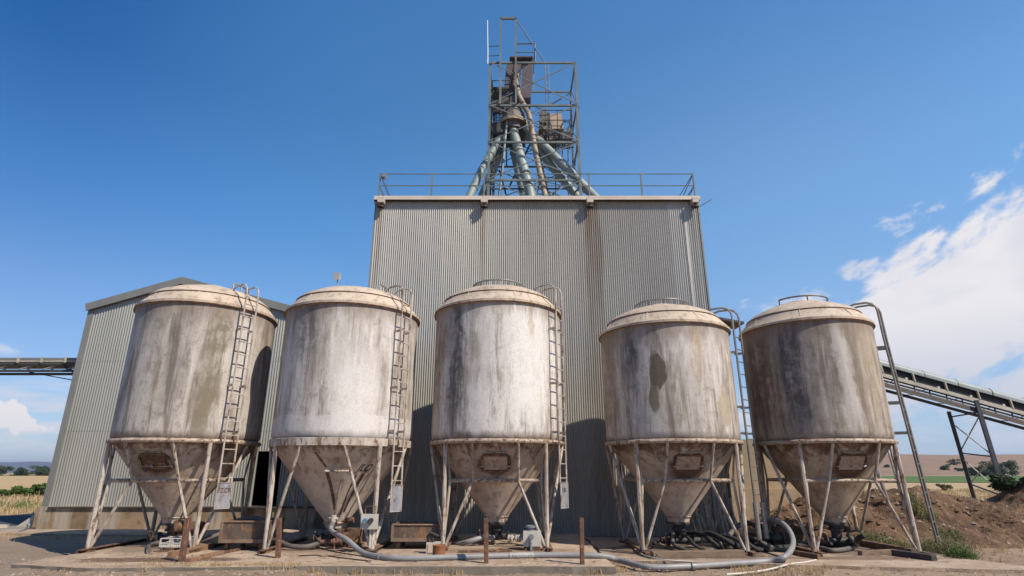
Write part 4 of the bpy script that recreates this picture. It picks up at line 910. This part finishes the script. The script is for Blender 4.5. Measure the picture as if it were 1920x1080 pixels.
hose('rubber_hose',[at(415,1000,Y=13.6),at(395,1008,Y=13.5),at(370,1015,Y=13.4),at(345,1017,Y=13.4)],.05,'hosebrown','dark hose between the leftmost silo foot and the left bin')
hose('rubber_hose',[at(340,1018,Y=13.9),at(318,1012,Y=13.8),at(296,1018,Y=13.7),at(279,1024,Y=13.6),at(279,1033,Z=Z0+.05)],.05,'hosebrown','dark hose drooping behind the white slatted grille box')
hose('rubber_hose',[at(1262,1000,Y=14.),at(1262,1018,Y=13.9),at(1275,1028,Y=13.6),at(1300,1036,Z=.1),at(1320,1036,Z=.1)],.045,'hosebrown','brown hose hanging from the outlet of the brown-patch silo')
hose('rubber_hose',[at(1320,1034,Z=.12),at(1340,1030,Y=13.5),at(1362,1010,Y=13.9),at(1385,985,Y=14.2),at(1410,982,Y=14.3)],.055,'hosebrown','thick brown hose rising to the right behind the brown-patch silo')
hose('rubber_hose',[at(1540,1028,Z=.1),at(1560,1032,Z=.1),at(1585,1030,Z=.1),at(1602,1024,Z=.12),at(1600,1014,Y=13.7),at(1590,1003,Y=13.9)],.05,'hosebrown','curled hose under the rightmost silo cone')
hose('rubber_hose',[at(1548,1018,Y=14.1),at(1560,1014,Y=14.5),at(1590,1013,Y=14.6),at(1608,1022,Y=14.2)],.045,'hosebrown','second hose loop behind the rightmost silo outlet')
hose('rubber_hose',[at(1405,1005,Y=14.1),at(1430,1018,Y=13.5),at(1460,1030,Z=.09),at(1495,1034,Z=.08)],.04,'hosebrown','hose crossing the ground inside the loop of the long grey hose')
random.seed(21)
labs=['black hose on the ground under the left side of the brown-patch silo','black hose arching behind the brown-patch silo outlet','black hose draped towards the ladder foot of the brown-patch silo','black hose lying flat behind the timber beam','black hose sagging between the two right-hand silos','black hose end pointing at the rusty box right of the long hose loop']
for i,L_ in enumerate(labs):
    xx=1225+i*42;P_=[]
    for k in range(7):
        P_.append(at(xx+k*(20+4*i)/1.3,1022-22*math.sin(k*.6+i*.7)+random.uniform(-4,4),Y=13.9+.45*math.sin(k*.9+i)))
    for p in P_: p.z=max(p.z,.1)
    hose('black_hose',P_,.035+.01*(i%3),'hoseblack',L_,group='black hoses heaped behind the brown-patch silo')
# thin cables near silo 4 front-left
hose('cable',[at(1190,1030,Z=.08),at(1205,1040,Z=.07),at(1225,1046,Z=.07),at(1250,1050,Z=.07),at(1300,1053,Z=.06)],.014,'whitepipe','thin pale cable lying in front of the brown-patch silo foot','cable',6)
hose('cable',[at(1188,1032,Z=.07),at(1210,1032,Y=12.8),at(1228,1036,Y=12.6),at(1240,1048,Z=.06),at(1270,1050,Z=.06)],.010,'hosebrown','thin dark looped cable by the left front foot of the brown-patch silo','cable',6)
hose('cable',[at(560,1042,Z=Z0+.012),at(600,1041,Z=Z0+.012),at(650,1047,Z=Z0+.012),at(695,1052,Z=Z0+.012)],.01,'hoseblack','thin dark cable on the slab before the plain-cone silo','cable',6)
hose('white_pipe',[at(1362,1077,Z=.03),at(1400,1074,Z=.03),at(1440,1068,Z=.03),at(1480,1058,Z=.04),at(1510,1054,Z=.05),at(1530,1050,Z=.06)],.016,'whitepipe','thin white pipe lying on the dirt at bottom right','pipe',8)
# flanged cream pipe run under silo 2
m=MB();a=at(598,1017,Y=13.3);b=at(640,1015,Y=13.3);m.tube(a,b,.05,12)
for f_ in (0,.35,.7,1): c=a.lerp(b,f_);m.tube(c-Vector((.018,0,0)),c+Vector((.018,0,0)),.10 if f_<.3 else .075,12)
m.tube(at(633,1016,Y=13.3),at(633,1000,Y=13.3),.05,10);m.tube(a.lerp(b,.7),a.lerp(b,.7)-Vector((0,.0,.28)),.02,8)
tag(m.build('flanged_pipe','brownpipe',loc=(a.x,a.y,0)),'rusty flanged pipe low under the plain-cone silo','pipe')
m=MB();a=at(655,1003,Y=13.8);m.box((a.x,13.8,Z0+.22),(.5,.35,.3));m.tube((a.x-.35,13.7,Z0+.55),(a.x+.1,13.7,Z0+.55),.06,10);m.beam((a.x-.3,13.7,Z0+.5),(a.x-.42,13.7,Z0+.2),.03,.03);m.tube((a.x,13.6,Z0+.22),(a.x,13.45,Z0+.22),.1,12);m.box((a.x,13.8,Z0+.035),(.6,.45,.06))
tag(m.build('gear_pump','rust',loc=(a.x,13.8,Z0)),'rusty pump block under the plain-cone silo, left of the switch box','pump')
# rust box right of hose loop
a=at(1455,990,Y=15.0);b=at(1490,1030,Y=15.0)
m=MB();w=.04;zt_=a.z;m.box(((a.x+b.x)/2,15.0,zt_/2+.03),(b.x-a.x,.04,zt_));m.box(((a.x+b.x)/2,15.8,zt_/2+.03),(b.x-a.x,.04,zt_));m.box((a.x+.02,15.4,zt_/2+.03),(.04,.75,zt_));m.box((b.x-.02,15.4,zt_/2+.03),(.04,.75,zt_));m.box(((a.x+b.x)/2,15.4,.1),(b.x-a.x-.09,.7,.04))
tag(m.build('rust_box','rust',loc=((a.x+b.x)/2,15.4,0),smooth=False),'small open dark rusty box behind the loop of the long hose','metal box')
# tangled valve gear at the foot of silo 4's ladder
t=thing('valve_gear',(5.9,14.3,.05),'dark cast valve gear with a horn-shaped lever at the ladder foot of the brown-patch silo','valve')
c=at(1430,985,Y=14.2)
m=MB();m.path([c+Vector((-.35,0,.1)),c+Vector((-.2,0,.0)),c+Vector((.1,0,.02)),c+Vector((.3,0,.1)),c+Vector((.34,0,.17))],[.02,.06,.08,.04,.01],10);m.build('lever','dark',t)
m=MB();m.tube((c.x,14.2,.05),(c.x,14.2,c.z),.07,12);m.tube((c.x-.3,14.2,.25),(c.x+.45,14.2,.25),.08,12)
for dx in (-.3,-.1,.15,.4): m.tube((c.x+dx,14.2,.25),(c.x+dx+.03,14.2,.25),.13,12)
m.build('valve_body','dark',t);m=MB();m.tube((c.x-.5,14.15,.4),(c.x-.1,14.15,.4),.05,10);m.tube((c.x-.12,14.15,.4),(c.x-.08,14.15,.4),.09,10);m.build('pipe_stub','brownpipe',t)
# leaning poles behind silo 4
random.seed(5)
for i in range(12):
    px=1302+i*8.5;b=at(px+random.uniform(-3,3),1012,Y=15.3+random.uniform(-.1,.1));b.z=.06;tt=at(px-22+random.uniform(-6,6),935+random.uniform(-12,12),Y=16.6)
    d=tt-b;tag(MB().tube(b,tt,.02+random.uniform(0,.012),7).build('leaning_pole','legs' if i%3 else 'wood',loc=b),'thin pale pole leaning on the tower wall in the bundle behind the brown-patch silo','pole','poles leaning on the tower wall')
for (x0_,y0_,x1_,y1_,Y_,r_,l_) in ((1590,862,1604,916,17.6,.06,'short grey post on the mound left of the rightmost silo legs'),(1630,838,1668,945,16.2,.05,'tall grey pole on the mound just left of the rightmost silo front leg'),(1662,836,1690,930,17.2,.022,'thin pole behind the leaning ladder on the mound'),(1672,838,1696,925,17.6,.022,'second thin pole furthest right behind the leaning ladder')):
    b=at(x1_,y1_,Y=Y_);a=at(x0_,y0_,Y=Y_);b.z=min(b.z,hm(b.x,Y_));tag(MB().tube(b-Vector((0,0,.1)),a,r_,8).build('prop_pole','galv',loc=b),l_,'pole')
# timber beams and scrap
def plank(x0,y0,x1,y1,w,h,mat,label,z=.0,cat='timber',name='timber_beam'):
    a=at(x0,y0,Z=z+h/2);b=at(x1,y1,Z=z+h/2);ob=MB().beam(a,b,w,h).build(name,mat,loc=(a.x,a.y,z),smooth=False);bv=ob.modifiers.new('b','BEVEL');bv.width=.006;bv.segments=1
    return tag(ob,label,cat)
plank(1222,1040,1392,1037,.2,.12,'wood','long grey brown timber beam across the front of the brown-patch silo',.045)
plank(318,1040,398,1023,.1,.1,'planks','orange-brown timber lying at the right front foot of the leftmost silo',Z0)
plank(352,1051,375,1046,.12,.06,'planks','short broken plank right of the leaning post',Z0,name='broken_plank')
plank(378,1044,416,1036,.1,.07,'planks','splintered plank below the left bin',Z0,name='broken_plank')
plank(418,1036,458,1028,.05,.05,'rust','thin rusty bar under the left bin',Z0,'bar','scrap_bar')
plank(600,1043,640,1040,.06,.03,'wood','thin board on the slab before the plain-cone silo',Z0,name='thin_board')
plank(860,1034,960,1032,.12,.035,'rust','flat rusty plate lying behind the grey hose at the middle silo',Z0,'plate','scrap_plate')
plank(1608,1016,1716,1036,.16,.13,'bin','dark steel channel running forward from the rear foot of the rightmost silo',.045,'steel beam','steel_channel')
plank(1612,1037,1680,1034,.12,.09,'wood','weathered log in front of the rightmost silo, between its front feet',.045,name='weathered_log')
plank(1676,1036,1752,1046,.16,.11,'dark','dark charred beam end under the right front foot of the rightmost silo',.045,name='charred_beam')
plank(1755,1042,1808,1056,.03,.03,'wood','dry branch lying right of the charred beam',.0,'branch','dry_branch')
plank(1488,1036,1536,1044,.08,.09,'rust','short dark channel at the left front foot of the rightmost silo',.045,'steel beam','steel_channel')
# broken concrete and dead branch at the shed corner
c=at(62,988,Z=0);t=MB()
t.add([(c.x-.5,c.y-.1,0),(c.x+.35,c.y-.2,0),(c.x+.45,c.y+.6,0),(c.x-.4,c.y+.6,0),(c.x-.05,c.y,.38),(c.x+.3,c.y-.05,.52),(c.x+.4,c.y+.5,.5),(c.x-.0,c.y+.5,.35)],[(3,2,1,0),(4,5,6,7),(0,1,5,4),(1,2,6,5),(2,3,7,6),(3,0,4,7)]);t.lathe([(.2,0),(.22,.12),(.1,.24),(0,.25)],7,(c.x+.4,c.y-.45,0));t.lathe([(.3,0),(.28,.08),(.1,.1),(0,.1)],6,(c.x-.85,c.y-.35,0))
tag(t.build('broken_concrete','debris',loc=(c.x,c.y,0),smooth=False),'tilted lump of broken concrete at the left corner of the shed','rubble')
b=c+Vector((.2,.3,.4));tag(MB().path([b,b+Vector((.12,0,.25)),b+Vector((.35,.05,.5)),b+Vector((.36,.05,.65))],[.06,.05,.04,.02],7).build('dead_stump','bark',loc=b),'charred dead branch standing up from the broken concrete','branch')
m=MB();a=at(36,998,Z=0.03);b=at(66,990,Z=.03);m.tube(a,b,.04,7);tag(m.build('fallen_stick','bark',loc=a),'dark stick on the pavement left of the shed','branch')
# two fence stakes in the left field
for x,y,dx,l_ in ((50,945,8,'leaning grey fence stake in the dry grass at left'),(70,940,4,'short dead stalk in the dry grass right of the leaning stake')):
    a=at(x,y,Z=0);b_=at(x+dx,y-20,Y=a.y);tag(MB().tube(a,b_,.03,6).build('fence_stake','wood',loc=a),l_,'stake')

# ---------------------------------------------------------------- vegetation
def leaves(mb,c,rad,n,size,rnd,flat=.7):
    for _ in range(n):
        while True:
            v=Vector((rnd.uniform(-1,1),rnd.uniform(-1,1),rnd.uniform(-1,1)))
            if v.length<=1: break
        v=v*(.55+.45*rnd.random());p=Vector(c)+Vector((v.x*rad[0],v.y*rad[1],v.z*rad[2]))
        s=size*rnd.uniform(.6,1.3);a=Vector((rnd.uniform(-1,1),rnd.uniform(-1,1),rnd.uniform(-.6,.6))).normalized();b=a.cross(Vector((rnd.uniform(-1,1),rnd.uniform(-1,1),rnd.uniform(-1,1)))).normalized()
        mb.add([p-a*s,p-b*s*.45,p+a*s,p+b*s*.45],[(0,1,2,3)])
def tree(x,y,z,h,w,label,name='field_tree',cat='tree',group=None,mat='leafdark',seed=0,leaf=.35,n=900,lo=.14):
    r=random.Random(seed);t=thing(name,(x,y,z),label,cat,group)
    m=MB();m.path([(x,y,z-.2),(x+.05*h,y,z+h*.25),(x,y,z+h*.6)],[h*.035,h*.028,h*.012],7)
    for k in range(5):
        a=r.uniform(0,6.28);m.path([(x+.02*h,y,z+h*r.uniform(.2,.4)),(x+w*.35*math.cos(a),y+w*.35*math.sin(a),z+h*r.uniform(.5,.7))],[h*.018,h*.006],5)
    m.build('trunk','bark',t)
    m=MB()
    K=16
    for k in range(K):
        a=r.uniform(0,6.28);rr=r.uniform(.05,.42)*w;cz_=z+h*r.uniform(lo,.80)
        leaves(m,(x+rr*math.cos(a),y+rr*math.sin(a),cz_),(w*.24,w*.24,h*r.uniform(.14,.24)),n//K,leaf,r)
    m.build('crown',mat,t,False);return t
def spot(px,py,Y): return at(px,py,Y=Y)
G1='trees beyond the wheat field at left'
for i,(px,w,h,l_) in enumerate(((3,9,11,'dark round tree at the left picture edge beyond the wheat field'),(15,8,7,'lower dark tree between the edge tree and the taller one beside it'),(27,11,11.5,'widest dark tree of the clump left of the pale gap'),(35,6,9,'narrow tree ending the clump just left of the pale gap'),(60,8,6.5,'small tree starting the row right of the pale gap'),(70,8,8.5,'second dark tree of the row right of the pale gap'),(80,8,8,'third dark tree of the row, between gap and shed wall'),(90,8,9.5,'tallest dark tree of the row next to the shed wall'),(100,9,9,'dark tree partly hidden by the shed wall'))):
    p=spot(px,893,360);tree(p.x,360+(i%3)*8,-.4,h*.62,w*1.15,l_,group=G1,seed=i+1,leaf=.42,n=1500)
G2='trees beyond the green crop at right'
for i,(px,w,h,l_) in enumerate(((1842,8,5.5,'small dark tree at the left end of the right-hand tree clump'),(1856,9,7,'dark tree left of the conveyor trestle leg line in the right clump'),(1870,9,9,'second dark tree in the right-hand clump behind the trestle'),(1884,11,12,'tall rounded tree in the middle of the right-hand clump'),(1898,11,12.5,'tallest dark tree of the right-hand clump'),(1912,10,11,'dark tree at the right picture edge beyond the crop'))):
    p=spot(px,890,300);tree(p.x,300+(i%2)*10,0,h*.72,w*.8,l_,group=G2,seed=i+31,leaf=.5,n=900)
for i,(px,py,w,l_) in enumerate(((1789,868,11,'round dark bush highest on the tan hill'),(1774,877,9,'round dark bush on the hill, left of the other two'),(1799,879,7,'small dark bush lowest on the tan hillside'),(1662,872,6,'small dark bush on the hill seen between the right silo legs'))):
    Y=560.;p=spot(px,py,Y);z=h2(p.x,Y);best=min(range(365,900,5),key=lambda yy:abs((h2(spot(px,py,yy).x,yy))-(spot(px,py+4,yy).z)));p=spot(px,py,best);z=h2(p.x,best)
    tree(p.x,best,z-.5,w*.6*best/560,w*1.0*best/560,l_,name='round_bush',cat='bush',group='round bushes on the tan hill',seed=60+i,leaf=.6,n=500)
def bush(px,py,Z,w,h,label,mat='leafgreen',seed=0,n=1400,leaf=.06,Y=None,cat='bush',name='shrub',group=None):
    p=at(px,py,Z=Z) if Y is None else at(px,py,Y=Y);r=random.Random(seed);t=thing(name,(p.x,p.y,Z if Y is None else p.z),label,cat,group)
    z=t.location.z;m=MB()
    for k in range(10):
        a=r.uniform(0,6.28);m.path([(p.x,p.y,z-.03),(p.x+.2*w*math.cos(a),p.y+.2*w*math.sin(a),z+h*.4),(p.x+.42*w*math.cos(a),p.y+.42*w*math.sin(a),z+h*r.uniform(.5,.95))],[.014*h+.004,.01*h+.003,.003],5)
    m.build('stems','bark',t)
    m=MB()
    for k in range(9):
        a=r.uniform(0,6.28);rr=r.uniform(0,.38)*w;leaves(m,(p.x+rr*math.cos(a),p.y+rr*math.sin(a),z+h*r.uniform(.25,.75)),(w*.2,w*.2,h*.24),n//9,leaf,r)
    m.build('foliage',mat,t,False);return t
G3='green bushes in front of the wheat field'
for i,(px,w,h) in enumerate(((2,1.5,.55),(16,1.0,.5),(28,1.2,.8),(42,1.3,.85),(54,1.0,.7),(65,.9,.95),(80,1.3,1.05),(92,1.2,1.0))):
    bush(px,931,0,w,h,('leftmost low green bush at the picture edge','small low green bush second from the picture edge','dark green bush third from the picture edge','rounded green bush in the middle of the row','small green bush just left of the taller pair','narrow tall green bush left of the big pair','big bright green bush left of the shed corner','bright green bush touching the shed corner')[i]+' before the wheat field',seed=80+i,n=1300,leaf=.09,group=G3)
bush(1903,931,0,1.35,.85,'large dark green shrub on top of the far earth heap at the right edge',Y=20.2,mat='leafdark',seed=95,n=2600,leaf=.07)
bush(1773,920,0,1.0,.5,'small olive bush in the dry grass left of the conveyor trestle',Y=40,mat='leafweed',seed=96,n=700,leaf=.08)
bush(1735,922,0,.6,.2,'tiny olive bush beside the right silo ladder in the dry grass',Y=30,mat='leafweed',seed=98,n=400,leaf=.05)
def blades(name,spots,mat,h,w,rnd,per=7,spread=.06,zf=None,sq=1):
    m=MB()
    for (x,y) in spots:
        z=zf(x,y) if zf else 0
        for k in range(per):
            a=rnd.uniform(0,6.28);bx=x+rnd.uniform(-spread,spread);by=y+rnd.uniform(-spread,spread);hh=h*rnd.uniform(.4,1.2)
            lx,ly=math.cos(a)*hh*rnd.uniform(.1,.8)*sq,math.sin(a)*hh*rnd.uniform(.1,.8)*sq;wx,wy=-math.sin(a)*w,math.cos(a)*w
            m.add([(bx-wx,by-wy,z-.01),(bx+wx,by+wy,z-.01),(bx+lx*.4+wx*.7,by+ly*.4+wy*.7,z+hh*.6),(bx+lx*.4-wx*.7,by+ly*.4-wy*.7,z+hh*.6),(bx+lx,by+ly,z+hh*(.9))],[(0,1,2,3),(3,2,4)])
    return tag(m.build(name,mat,smooth=False),kind='stuff')
r=random.Random(77)
sp1=[(r.uniform(-55,-17),r.uniform(25.6,56)) for _ in range(2600)]
blades('dry_grass',sp1,'straw',.26,.018,r,9,.3)
sp2=[(r.uniform(15,60),r.uniform(37,60)) for _ in range(2200)]+[(r.uniform(12,40),r.uniform(21,30)) for _ in range(500)]
blades('dry_grass',sp2,'straw',.28,.018,r,9,.3)
sp3=[]
for (x0,x1,y0,y1,n) in ((330,560,1062,1078,330),(280,345,1060,1077,50),(1380,1560,1066,1080,40),(560,900,1070,1078,60),(1100,1175,1069,1080,18),(560,900,1073,1082,14),(500,545,1056,1070,22),(900,925,1071,1077,10),(120,330,1068,1082,24)):
    for _ in range(n):
        p=at(r.uniform(x0,x1),r.uniform(y0,y1),Z=0);sp3.append((p.x,p.y))
blades('dry_tufts',sp3,'straw',.12,.0045,r,14,.06,lambda x,y:gz(x,y))
sp4=[]
for _ in range(900):
    x=r.uniform(6,19);y=r.uniform(13.2,19);
    if hm(x,y)>.02 or x>9.5: sp4.append((x,y))
for _ in range(200): sp4.append((r.uniform(9.4,16),r.uniform(11.2,14.6)))
for _ in range(130): sp4.append((r.uniform(-15,-9.4),r.uniform(15.6,17.8)))
blades('dry_tufts',sp4,'straw',.10,.004,r,8,.06,lambda x,y:max(0,hm(x,y)+.02) if x>5.7 else 0)
def weed(px,py,w,h,label,seed,n=150,mat='leafweed'):
    p=at(px,py,Z=.0);rr=random.Random(seed);x0,y0=p.x,p.y;z0=max(0,hm(x0,y0));t=thing('weed_clump',(x0,y0,z0),label,'weeds','green weeds at the foot of the earth mound')
    m=MB();lf=MB()
    for k in range(n):
        a=rr.uniform(0,6.28);d=rr.random()**.6*w/2;x=x0+d*math.cos(a);y=y0+d*math.sin(a);z=max(0,hm(x,y));hh=h*rr.uniform(.35,1.1)*(1-.5*d/(w/2));a2=rr.uniform(0,6.28);o=hh*rr.uniform(.1,.6)
        q=[Vector((x,y,z-.02)),Vector((x+o*.4*math.cos(a2),y+o*.4*math.sin(a2),z+hh*.6)),Vector((x+o*math.cos(a2),y+o*math.sin(a2),z+hh))];m.path(q,[.004,.003,.001],4,cap=False)
        for j in range(11):
            f=rr.uniform(.15,1);c=q[0].lerp(q[1],f/.6) if f<.6 else q[1].lerp(q[2],(f-.6)/.4);d_=Vector((rr.uniform(-1,1),rr.uniform(-1,1),rr.uniform(-.1,.9))).normalized();sd_=d_.cross(Vector((0,0,1))).normalized();L=rr.uniform(.03,.08)
            lf.add([c,c+d_*L*.5+sd_*L*.16,c+d_*L,c+d_*L*.5-sd_*L*.16],[(0,1,2,3)])
    m.build('stems',mat,t,False);lf.build('foliage',mat,t,False)
weed(1770,1040,1.1,.55,'tallest pale green weed clump at the mound foot, right of the charred beam',201,260)
weed(1738,1014,.7,.5,'green weed clump behind the foot of the leaning ladder',202,150,'leafweed')
weed(1808,1050,.6,.28,'low green weed clump at the right end of the weeds',203,100,'leafgreen')
weed(1640,1027,.8,.28,'low green weed patch at the left, behind the steel channel',204,150)
weed(1682,1030,.6,.26,'low green weed patch between the channel and the mound',205,120)
weed(1790,1022,.6,.2,'sparse yellowish weeds on the slope above the tallest clump',206,80)
sp5=[(r.uniform(-40,-22),r.uniform(29,34)) for _ in range(90)]
blades('green_grass',sp5,'leafgreen',.35,.02,r,10,.5)
# pebbles and clods
m=MB()
def stone(x,y,z,s):
    vs=[]
    for k in range(6):
        a=k*1.047+r.uniform(-.3,.3);vs.append((x+s*math.cos(a)*r.uniform(.7,1.2),y+s*math.sin(a)*r.uniform(.7,1.2),z))
    vs.append((x+r.uniform(-.2,.2)*s,y,z+s*r.uniform(.5,.9)));m.add(vs,[(k,(k+1)%6,6) for k in range(6)])
for _ in range(2300):
    x=r.uniform(-13,15);y=r.uniform(9.0,13.0 if x>2 or x<-9 else 11.0);stone(x,y,gz(x,y)-.003,r.choice((.010,.014,.018,.026,.042)))
for _ in range(260):
    x=r.uniform(-8.5,9);y=r.uniform(10.9,13);stone(x,y,.13 if x<1.7 else .045,r.uniform(.008,.028))
for _ in range(900):
    x=r.uniform(6,20);y=r.uniform(13,18.6);h=hm(x,y)
    if h>.05: stone(x,y,h-.01,r.choice((.02,.03,.04,.07)))
tag(m.build('gravel','stone',smooth=False),kind='stuff')
m=MB()
for _ in range(2600):
    x=r.uniform(-12,14);y=r.uniform(9.2,12.6);z=.131 if (-8.3<x<1.7 and y>11.1) else (.047 if (x>2.2 and y>12.4) else gz(x,y))
    if r.random()<.3: a=r.uniform(0,3.14);L=r.uniform(.03,.11);m.beam((x,y,z+.006),(x+L*math.cos(a),y+L*math.sin(a),z+.006),.008,.006)
    else: stone(x,y,z-.002,r.choice((.008,.012,.02)))
tag(m.build('litter','wood',smooth=False),kind='stuff')
m=MB()
for _ in range(3200):
    x=r.uniform(6,20);y=r.uniform(13,20);h=hm(x,y)
    if h>.04: stone(x,y,h-.015,r.choice((.02,.03,.04,.05,.09)))
tag(m.build('soil_clods','mound',smooth=False),kind='stuff')

# ---------------------------------------------------------------- haze
hz=NT('haze');v=hz.n('ShaderNodeVolumePrincipled');v.inputs['Color'].default_value=(.60,.76,1,1);v.inputs['Density'].default_value=8.5e-5;v.inputs['Anisotropy'].default_value=.2
o=hz.n('ShaderNodeOutputMaterial');hz.t.links.new(v.outputs[0],o.inputs['Volume'])
m=MB();m.box((0,11000,99),(46000,29000,204));H0=m.build('haze',hz.m,smooth=False);tag(H0,kind='stuff')
m=None
# ---------------------------------------------------------------- light and sky
AZ=R(52);EL=R(45)
sd=Vector((math.sin(AZ)*math.cos(EL),-math.cos(AZ)*math.cos(EL),math.sin(EL)))
sun=bpy.data.lights.new('sun','SUN');sun.energy=5.0;sun.angle=R(.53);sun.color=(1,.90,.76)
so_=bpy.data.objects.new('sun',sun);COL.objects.link(so_);so_.rotation_euler=(-sd).to_track_quat('-Z','Y').to_euler()
w=NT('World',True);scene.world=w.m
sky=w.n('ShaderNodeTexSky',sky_type='NISHITA');sky.sun_disc=False;sky.sun_elevation=EL;sky.sun_rotation=math.pi-AZ;sky.altitude=300;sky.air_density=1.0;sky.dust_density=.6;sky.ozone_density=2.2
hsv=w.n('ShaderNodeHueSaturation');hsv.inputs['Saturation'].default_value=1.0;w.t.links.new(sky.outputs[0],hsv.inputs['Color'])
tc=w.n('ShaderNodeTexCoord').outputs['Generated'];X_,Y_,Z_=w.xyz(tc)[:3]
yy=w.m_('MAXIMUM',Y_,.02);u=w.m_('DIVIDE',X_,yy);hl=w.m_('SQRT',w.m_('ADD',w.m_('MULTIPLY',X_,X_),w.m_('MULTIPLY',Y_,Y_)));v_=w.m_('DIVIDE',Z_,w.m_('MAXIMUM',hl,.01))
front=w.step(Y_,.1,.3)
def comb(a,b):
    o=w.n('ShaderNodeCombineXYZ');w.put(o.inputs[0],a);w.put(o.inputs[1],b);return o.outputs[0]
lin=lambda a,ka,b,kb,c:w.m_('ADD',w.m_('ADD',w.m_('MULTIPLY',a,ka),w.m_('MULTIPLY',b,kb)),c)
# big fibrous bank on the right; streaks rise to the right
cr=comb(lin(u,3.2,v_,1.2,0),lin(v_,9.5,u,-2.6,0))
n1=w.noise(cr,1.25,9,.56,.5);n2=w.noise(cr,3.4,8,.6,.4)
e1=lin(v_,-9.,u,2.9,.285*9-.60*2.9);e2=lin(u,5.5,v_,0,-.53*5.5);e3=lin(v_,9,u,0,-.07*9)
edge=w.m_('MINIMUM',w.m_('MINIMUM',e1,e2),e3)
den=w.m_('ADD',w.m_('MINIMUM',edge,.95),w.m_('ADD',w.m_('MULTIPLY',w.m_('SUBTRACT',n1,.5),3.4),w.m_('MULTIPLY',w.m_('SUBTRACT',n2,.5),2.0)))
a1=w.step(den,-.12,.62,0,.96)
# cumulus low on the left
cl_=comb(lin(u,30,v_,0,0),lin(v_,46,u,0,0));n3=w.noise(cl_,1.,7,.55,.2)
top=w.step(u,-.875,-.79,.092,.062)
b1_=w.m_('MULTIPLY',w.m_('SUBTRACT',top,v_),110.);b2_=w.m_('MULTIPLY',w.m_('SUBTRACT',v_,.05),90.);b3_=w.m_('MULTIPLY',w.m_('SUBTRACT',-.772,u),40.) if False else w.m_('MULTIPLY',w.m_('SUBTRACT',-.775,u),40.);b4_=w.m_('MULTIPLY',w.m_('ADD',u,.90),60.)
d3=w.m_('ADD',w.m_('MINIMUM',w.m_('MINIMUM',b1_,b2_),w.m_('MINIMUM',b3_,b4_)),w.m_('MULTIPLY',w.m_('SUBTRACT',n3,.5),3.2))
a2=w.step(d3,.0,.5,0,1.)
# thin layered strips near the horizon, both sides
cs=comb(lin(u,5,v_,0,3.3),lin(v_,34,u,0,1.7));n4=w.noise(cs,1.1,6,.55,.3)
a3=w.m_('MULTIPLY',w.step(n4,.42,.62,0,.72),w.m_('MULTIPLY',w.step(v_,.015,.04),w.step(v_,.085,.14,1,0)))
cs2=comb(lin(u,9,v_,0,8.3),lin(v_,40,u,9,1.7))
wis=w.m_('MULTIPLY',w.step(w.m_('ABSOLUTE',w.m_('SUBTRACT',v_,.156)),.0,.012,.5,0),w.step(u,-.90,-.86,1,0))
a4=w.m_('MULTIPLY',wis,w.step(w.noise(cs2,1,4,.5),.35,.6))
wd=w.m_('ADD',w.m_('POWER',w.m_('MULTIPLY',w.m_('SUBTRACT',u,.645),16.),2.),w.m_('POWER',w.m_('MULTIPLY',lin(v_,1,u,-.1,-.305+.0645),55.),2.))
a5=w.step(w.m_('ADD',w.m_('SUBTRACT',.9,wd),w.m_('MULTIPLY',w.m_('SUBTRACT',n2,.5),5.)),.1,1.2,0,.75)
a1=w.m_('MAXIMUM',a1,a5)
alpha=w.m_('MULTIPLY',w.m_('MAXIMUM',w.m_('MAXIMUM',a1,a2),w.m_('MAXIMUM',a3,a4)),front)
shade=w.step(w.noise(comb(lin(u,2.2,v_,0,4.),lin(v_,7,u,-1.2,2.)),1.3,6,.55,.3),.38,.66)
low=w.step(v_,.10,.26,.75,0)
ccol=w.mix(w.m_('MAXIMUM',w.m_('MULTIPLY',w.m_('MULTIPLY',shade,.55),w.m_('SUBTRACT',1.,w.m_('MULTIPLY',a2,.9))),w.m_('MULTIPLY',low,w.step(u,.3,.6))),(10.2,9.8,9.9),(6.6,6.9,8.1))
SKYK=.071
rp=w.n('ShaderNodeValToRGB');w.put(rp.inputs[0],v_);els=rp.color_ramp.elements
for i,(p_,c_) in enumerate(((0,(1.,1.02,1.2)),(.27,(.77,1.11,1.47)),(.43,(.52,1.13,1.63)),(.66,(.25,.93,1.55)),(1.0,(.16,.92,1.7)))):
    e_=els[i] if i<2 else els.new(p_)
    e_.position=p_;e_.color=(*[q/1.75 for q in c_],1)
gn=w.n('ShaderNodeVectorMath',operation='MULTIPLY');w.put(gn.inputs[0],hsv.outputs[0]);w.put(gn.inputs[1],rp.outputs[0])
g2=w.n('ShaderNodeVectorMath',operation='SCALE');w.put(g2.inputs[0],gn.outputs[0]);g2.inputs['Scale'].default_value=1.75
# thin bright veil towards the cloud bank on the right
veil=w.m_('MULTIPLY',w.m_('MULTIPLY',w.m_('MULTIPLY',w.step(u,-.5,.6),front),w.step(v_,.42,.95,1,.30)),.15)
hor=w.step(v_,.0,.42,.20,0)
glow=w.mix(w.m_('MULTIPLY',w.step(u,-1.05,-.3),w.m_('MULTIPLY',front,w.step(v_,.0,.3))),g2.outputs[0],(.42,.92,1.25),'ADD')
skyc=w.mix(hor,w.mix(veil,glow,(7.6,11.,14.8)),(6.4,8.3,11.2))
fin=w.mix(alpha,skyc,ccol)
bg=w.n('ShaderNodeBackground');w.put(bg.inputs[0],fin);bg.inputs[1].default_value=SKYK;ow=w.n('ShaderNodeOutputWorld');w.t.links.new(bg.outputs[0],ow.inputs[0])
# ---------------------------------------------------------------- render
scene.view_settings.view_transform='Standard';scene.view_settings.look='None';scene.view_settings.exposure=.32;scene.view_settings.gamma=1
scene.render.engine='CYCLES';scene.render.resolution_x=1024;scene.render.resolution_y=576
scene.cycles.max_bounces=8;scene.cycles.volume_bounces=0;scene.cycles.volume_step_rate=10
